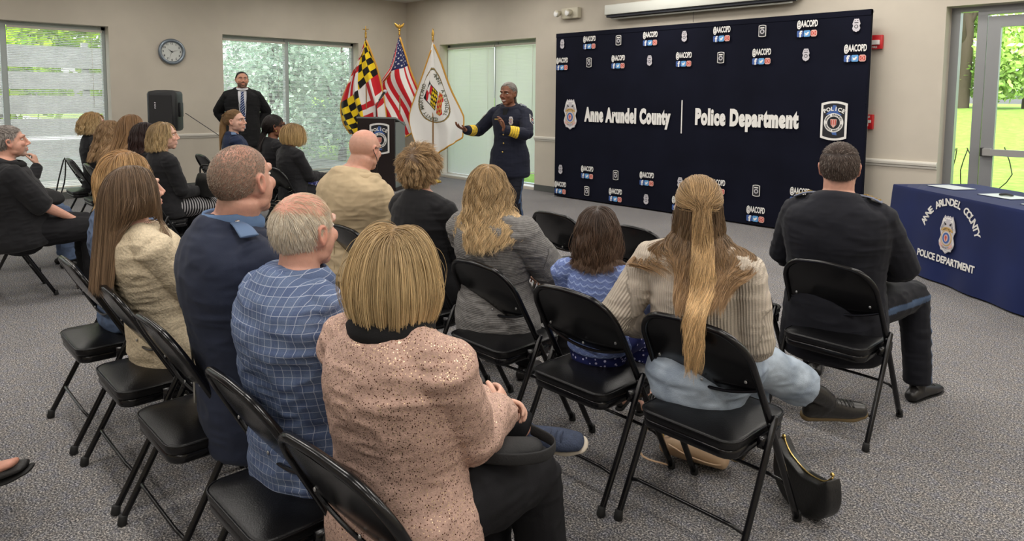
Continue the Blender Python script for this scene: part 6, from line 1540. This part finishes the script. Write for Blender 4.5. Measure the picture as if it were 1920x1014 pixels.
badge_g(.085).xf(M4(p.Rb@rotz(PI), on_torso(p, -.085, .36, False, .012))).build('chest_badge', EM, p.body, smooth=False)
G().box((-.025, -.003, -.007), (.025, .003, .007)).xf(M4(p.Rb, on_torso(p, .085, .37, False, .010))).build('name_plate', gold_b, p.body, smooth=False)
for sx in (-1, 1): G().ball(p.TP(sx*.062, .075, .455), (.010, .006, .010), 10, 8).build('collar_pin', gold_b, p.body)

# ================================================================== crossed leg at lower left
p = build_person('person at the left bottom edge, only a foot in a black flat shoe showing', (-3.50, -.38, 0), -20, s=.97, fem=True, head=head_rel(-20, 100), skin=hexc(206, 150, 130), top=dict(mat=black_k), bottom=dict(mat=black_t, cut=.86),
    legs={'R': ((.30, .86, .20), (.1, .3, 1.2), (.30, .75, .30)), 'L': ((-.05, .40, .085), (-.1, 1, .9))}, shoes=dict(mat=mat('black_flat_shoe', (.014, .013, .013), .6, bump=(90, .3)), low=True, h=.024), hair=dict(N=2500, K=14, len=(.9, 1.05), zend=-.15, flow='part', col=hexc(100, 80, 60), thick=.16, width=.0014, seed=43))

# ================================================================== bags on the floor
root = empty('crescent_handbag', (-1.06, 2.50, 0), R(-22), label='black crescent handbag with gold zip leaning on the carpet behind the boots', cat='handbag')
g = G(); L_ = .14; out_ = []
for a in range(0, 181, 12): out_.append((L_*math.cos(R(a+180)), .13+.13*math.sin(R(a+180))))
out_ += [(L_*.98, .19), (L_*.9, .225), (L_*.6, .185), (0, .175), (-L_*.6, .215), (-L_*.9, .275), (-L_*.99, .22)]
g.prism(out_[::-1], -.035, .035); V, F = remesh(g, .006, 8); raw_mesh('body', V, F, bagl, root)
G().tube([(-L_*.88, 0, .278), (-L_*.6, 0, .221), (0, 0, .182), (L_*.6, 0, .190), (L_*.88, 0, .230)], .004, 6, sub=4).build('zip', gold_b, root)
for x, z in ((-L_*.86, .275), (L_*.86, .24)): G().ball((x, 0, z), (.009, .007, .009), 10, 8).build('clasp', gold_b, root)
G().loft([(-L_*.86, 0, .275), (-.17, .05, .20), (-.18, .08, .08), (-.14, .09, .015), (-.02, .09, .012)], [(.003, .007)]*5, n=8, sub=4, rnd=.2).build('strap', bagl, root)
tanm = mat('tan_leather', hexc(206, 174, 140), .5, bump=(90, .1))
root = bpy.data.objects['crescent_handbag']; root.scale = (1, 1, .86)
root = empty('tan_handbag', (-1.53, 2.50, 0), R(20), label='small tan leather handbag with thin strap lying under the folding chair', cat='handbag')
g = G(); g.loft([(-.13, 0, .055), (-.04, 0, .06), (.12, 0, .04)], [(.05, .03), (.06, .045), (.05, .03)], side=(0, 1, 0), n=18, rnd=.5); V, F = remesh(g, .006, 2); V[:, 2] = np.maximum(V[:, 2], .0); raw_mesh('body', V, F, tanm, root)
G().loft([(-.10, .0, .09), (-.17, -.02, .14), (-.22, -.06, .08), (-.2, -.08, .02), (-.08, -.09, .015)], [(.002, .007)]*5, side=(0, 0, 1), n=6, sub=4).build('strap', tanm, root)
G().ball((-.14, -.02, .10), (.014, .006, .014), 10, 8).build('ring', gold_b, root)
G().loft([(-.1, -.055, .085), (0, -.07, .06), (.11, -.05, .045), (.1, .02, .07), (-.03, .05, .10)], [(.002, .006)]*5, side=(0, 0, 1), n=6, sub=4).build('flap_strap', tanm, root)
bag('patterned_bag', (-6.9, 3.62, 0), 10, .34, .16, .34, cloth_mat('patterned_canvas', 'floral', c=hexc(40, 40, 60), c2=hexc(214, 170, 70), fs=22), 'dark bag with yellow pattern by the front chairs at left')
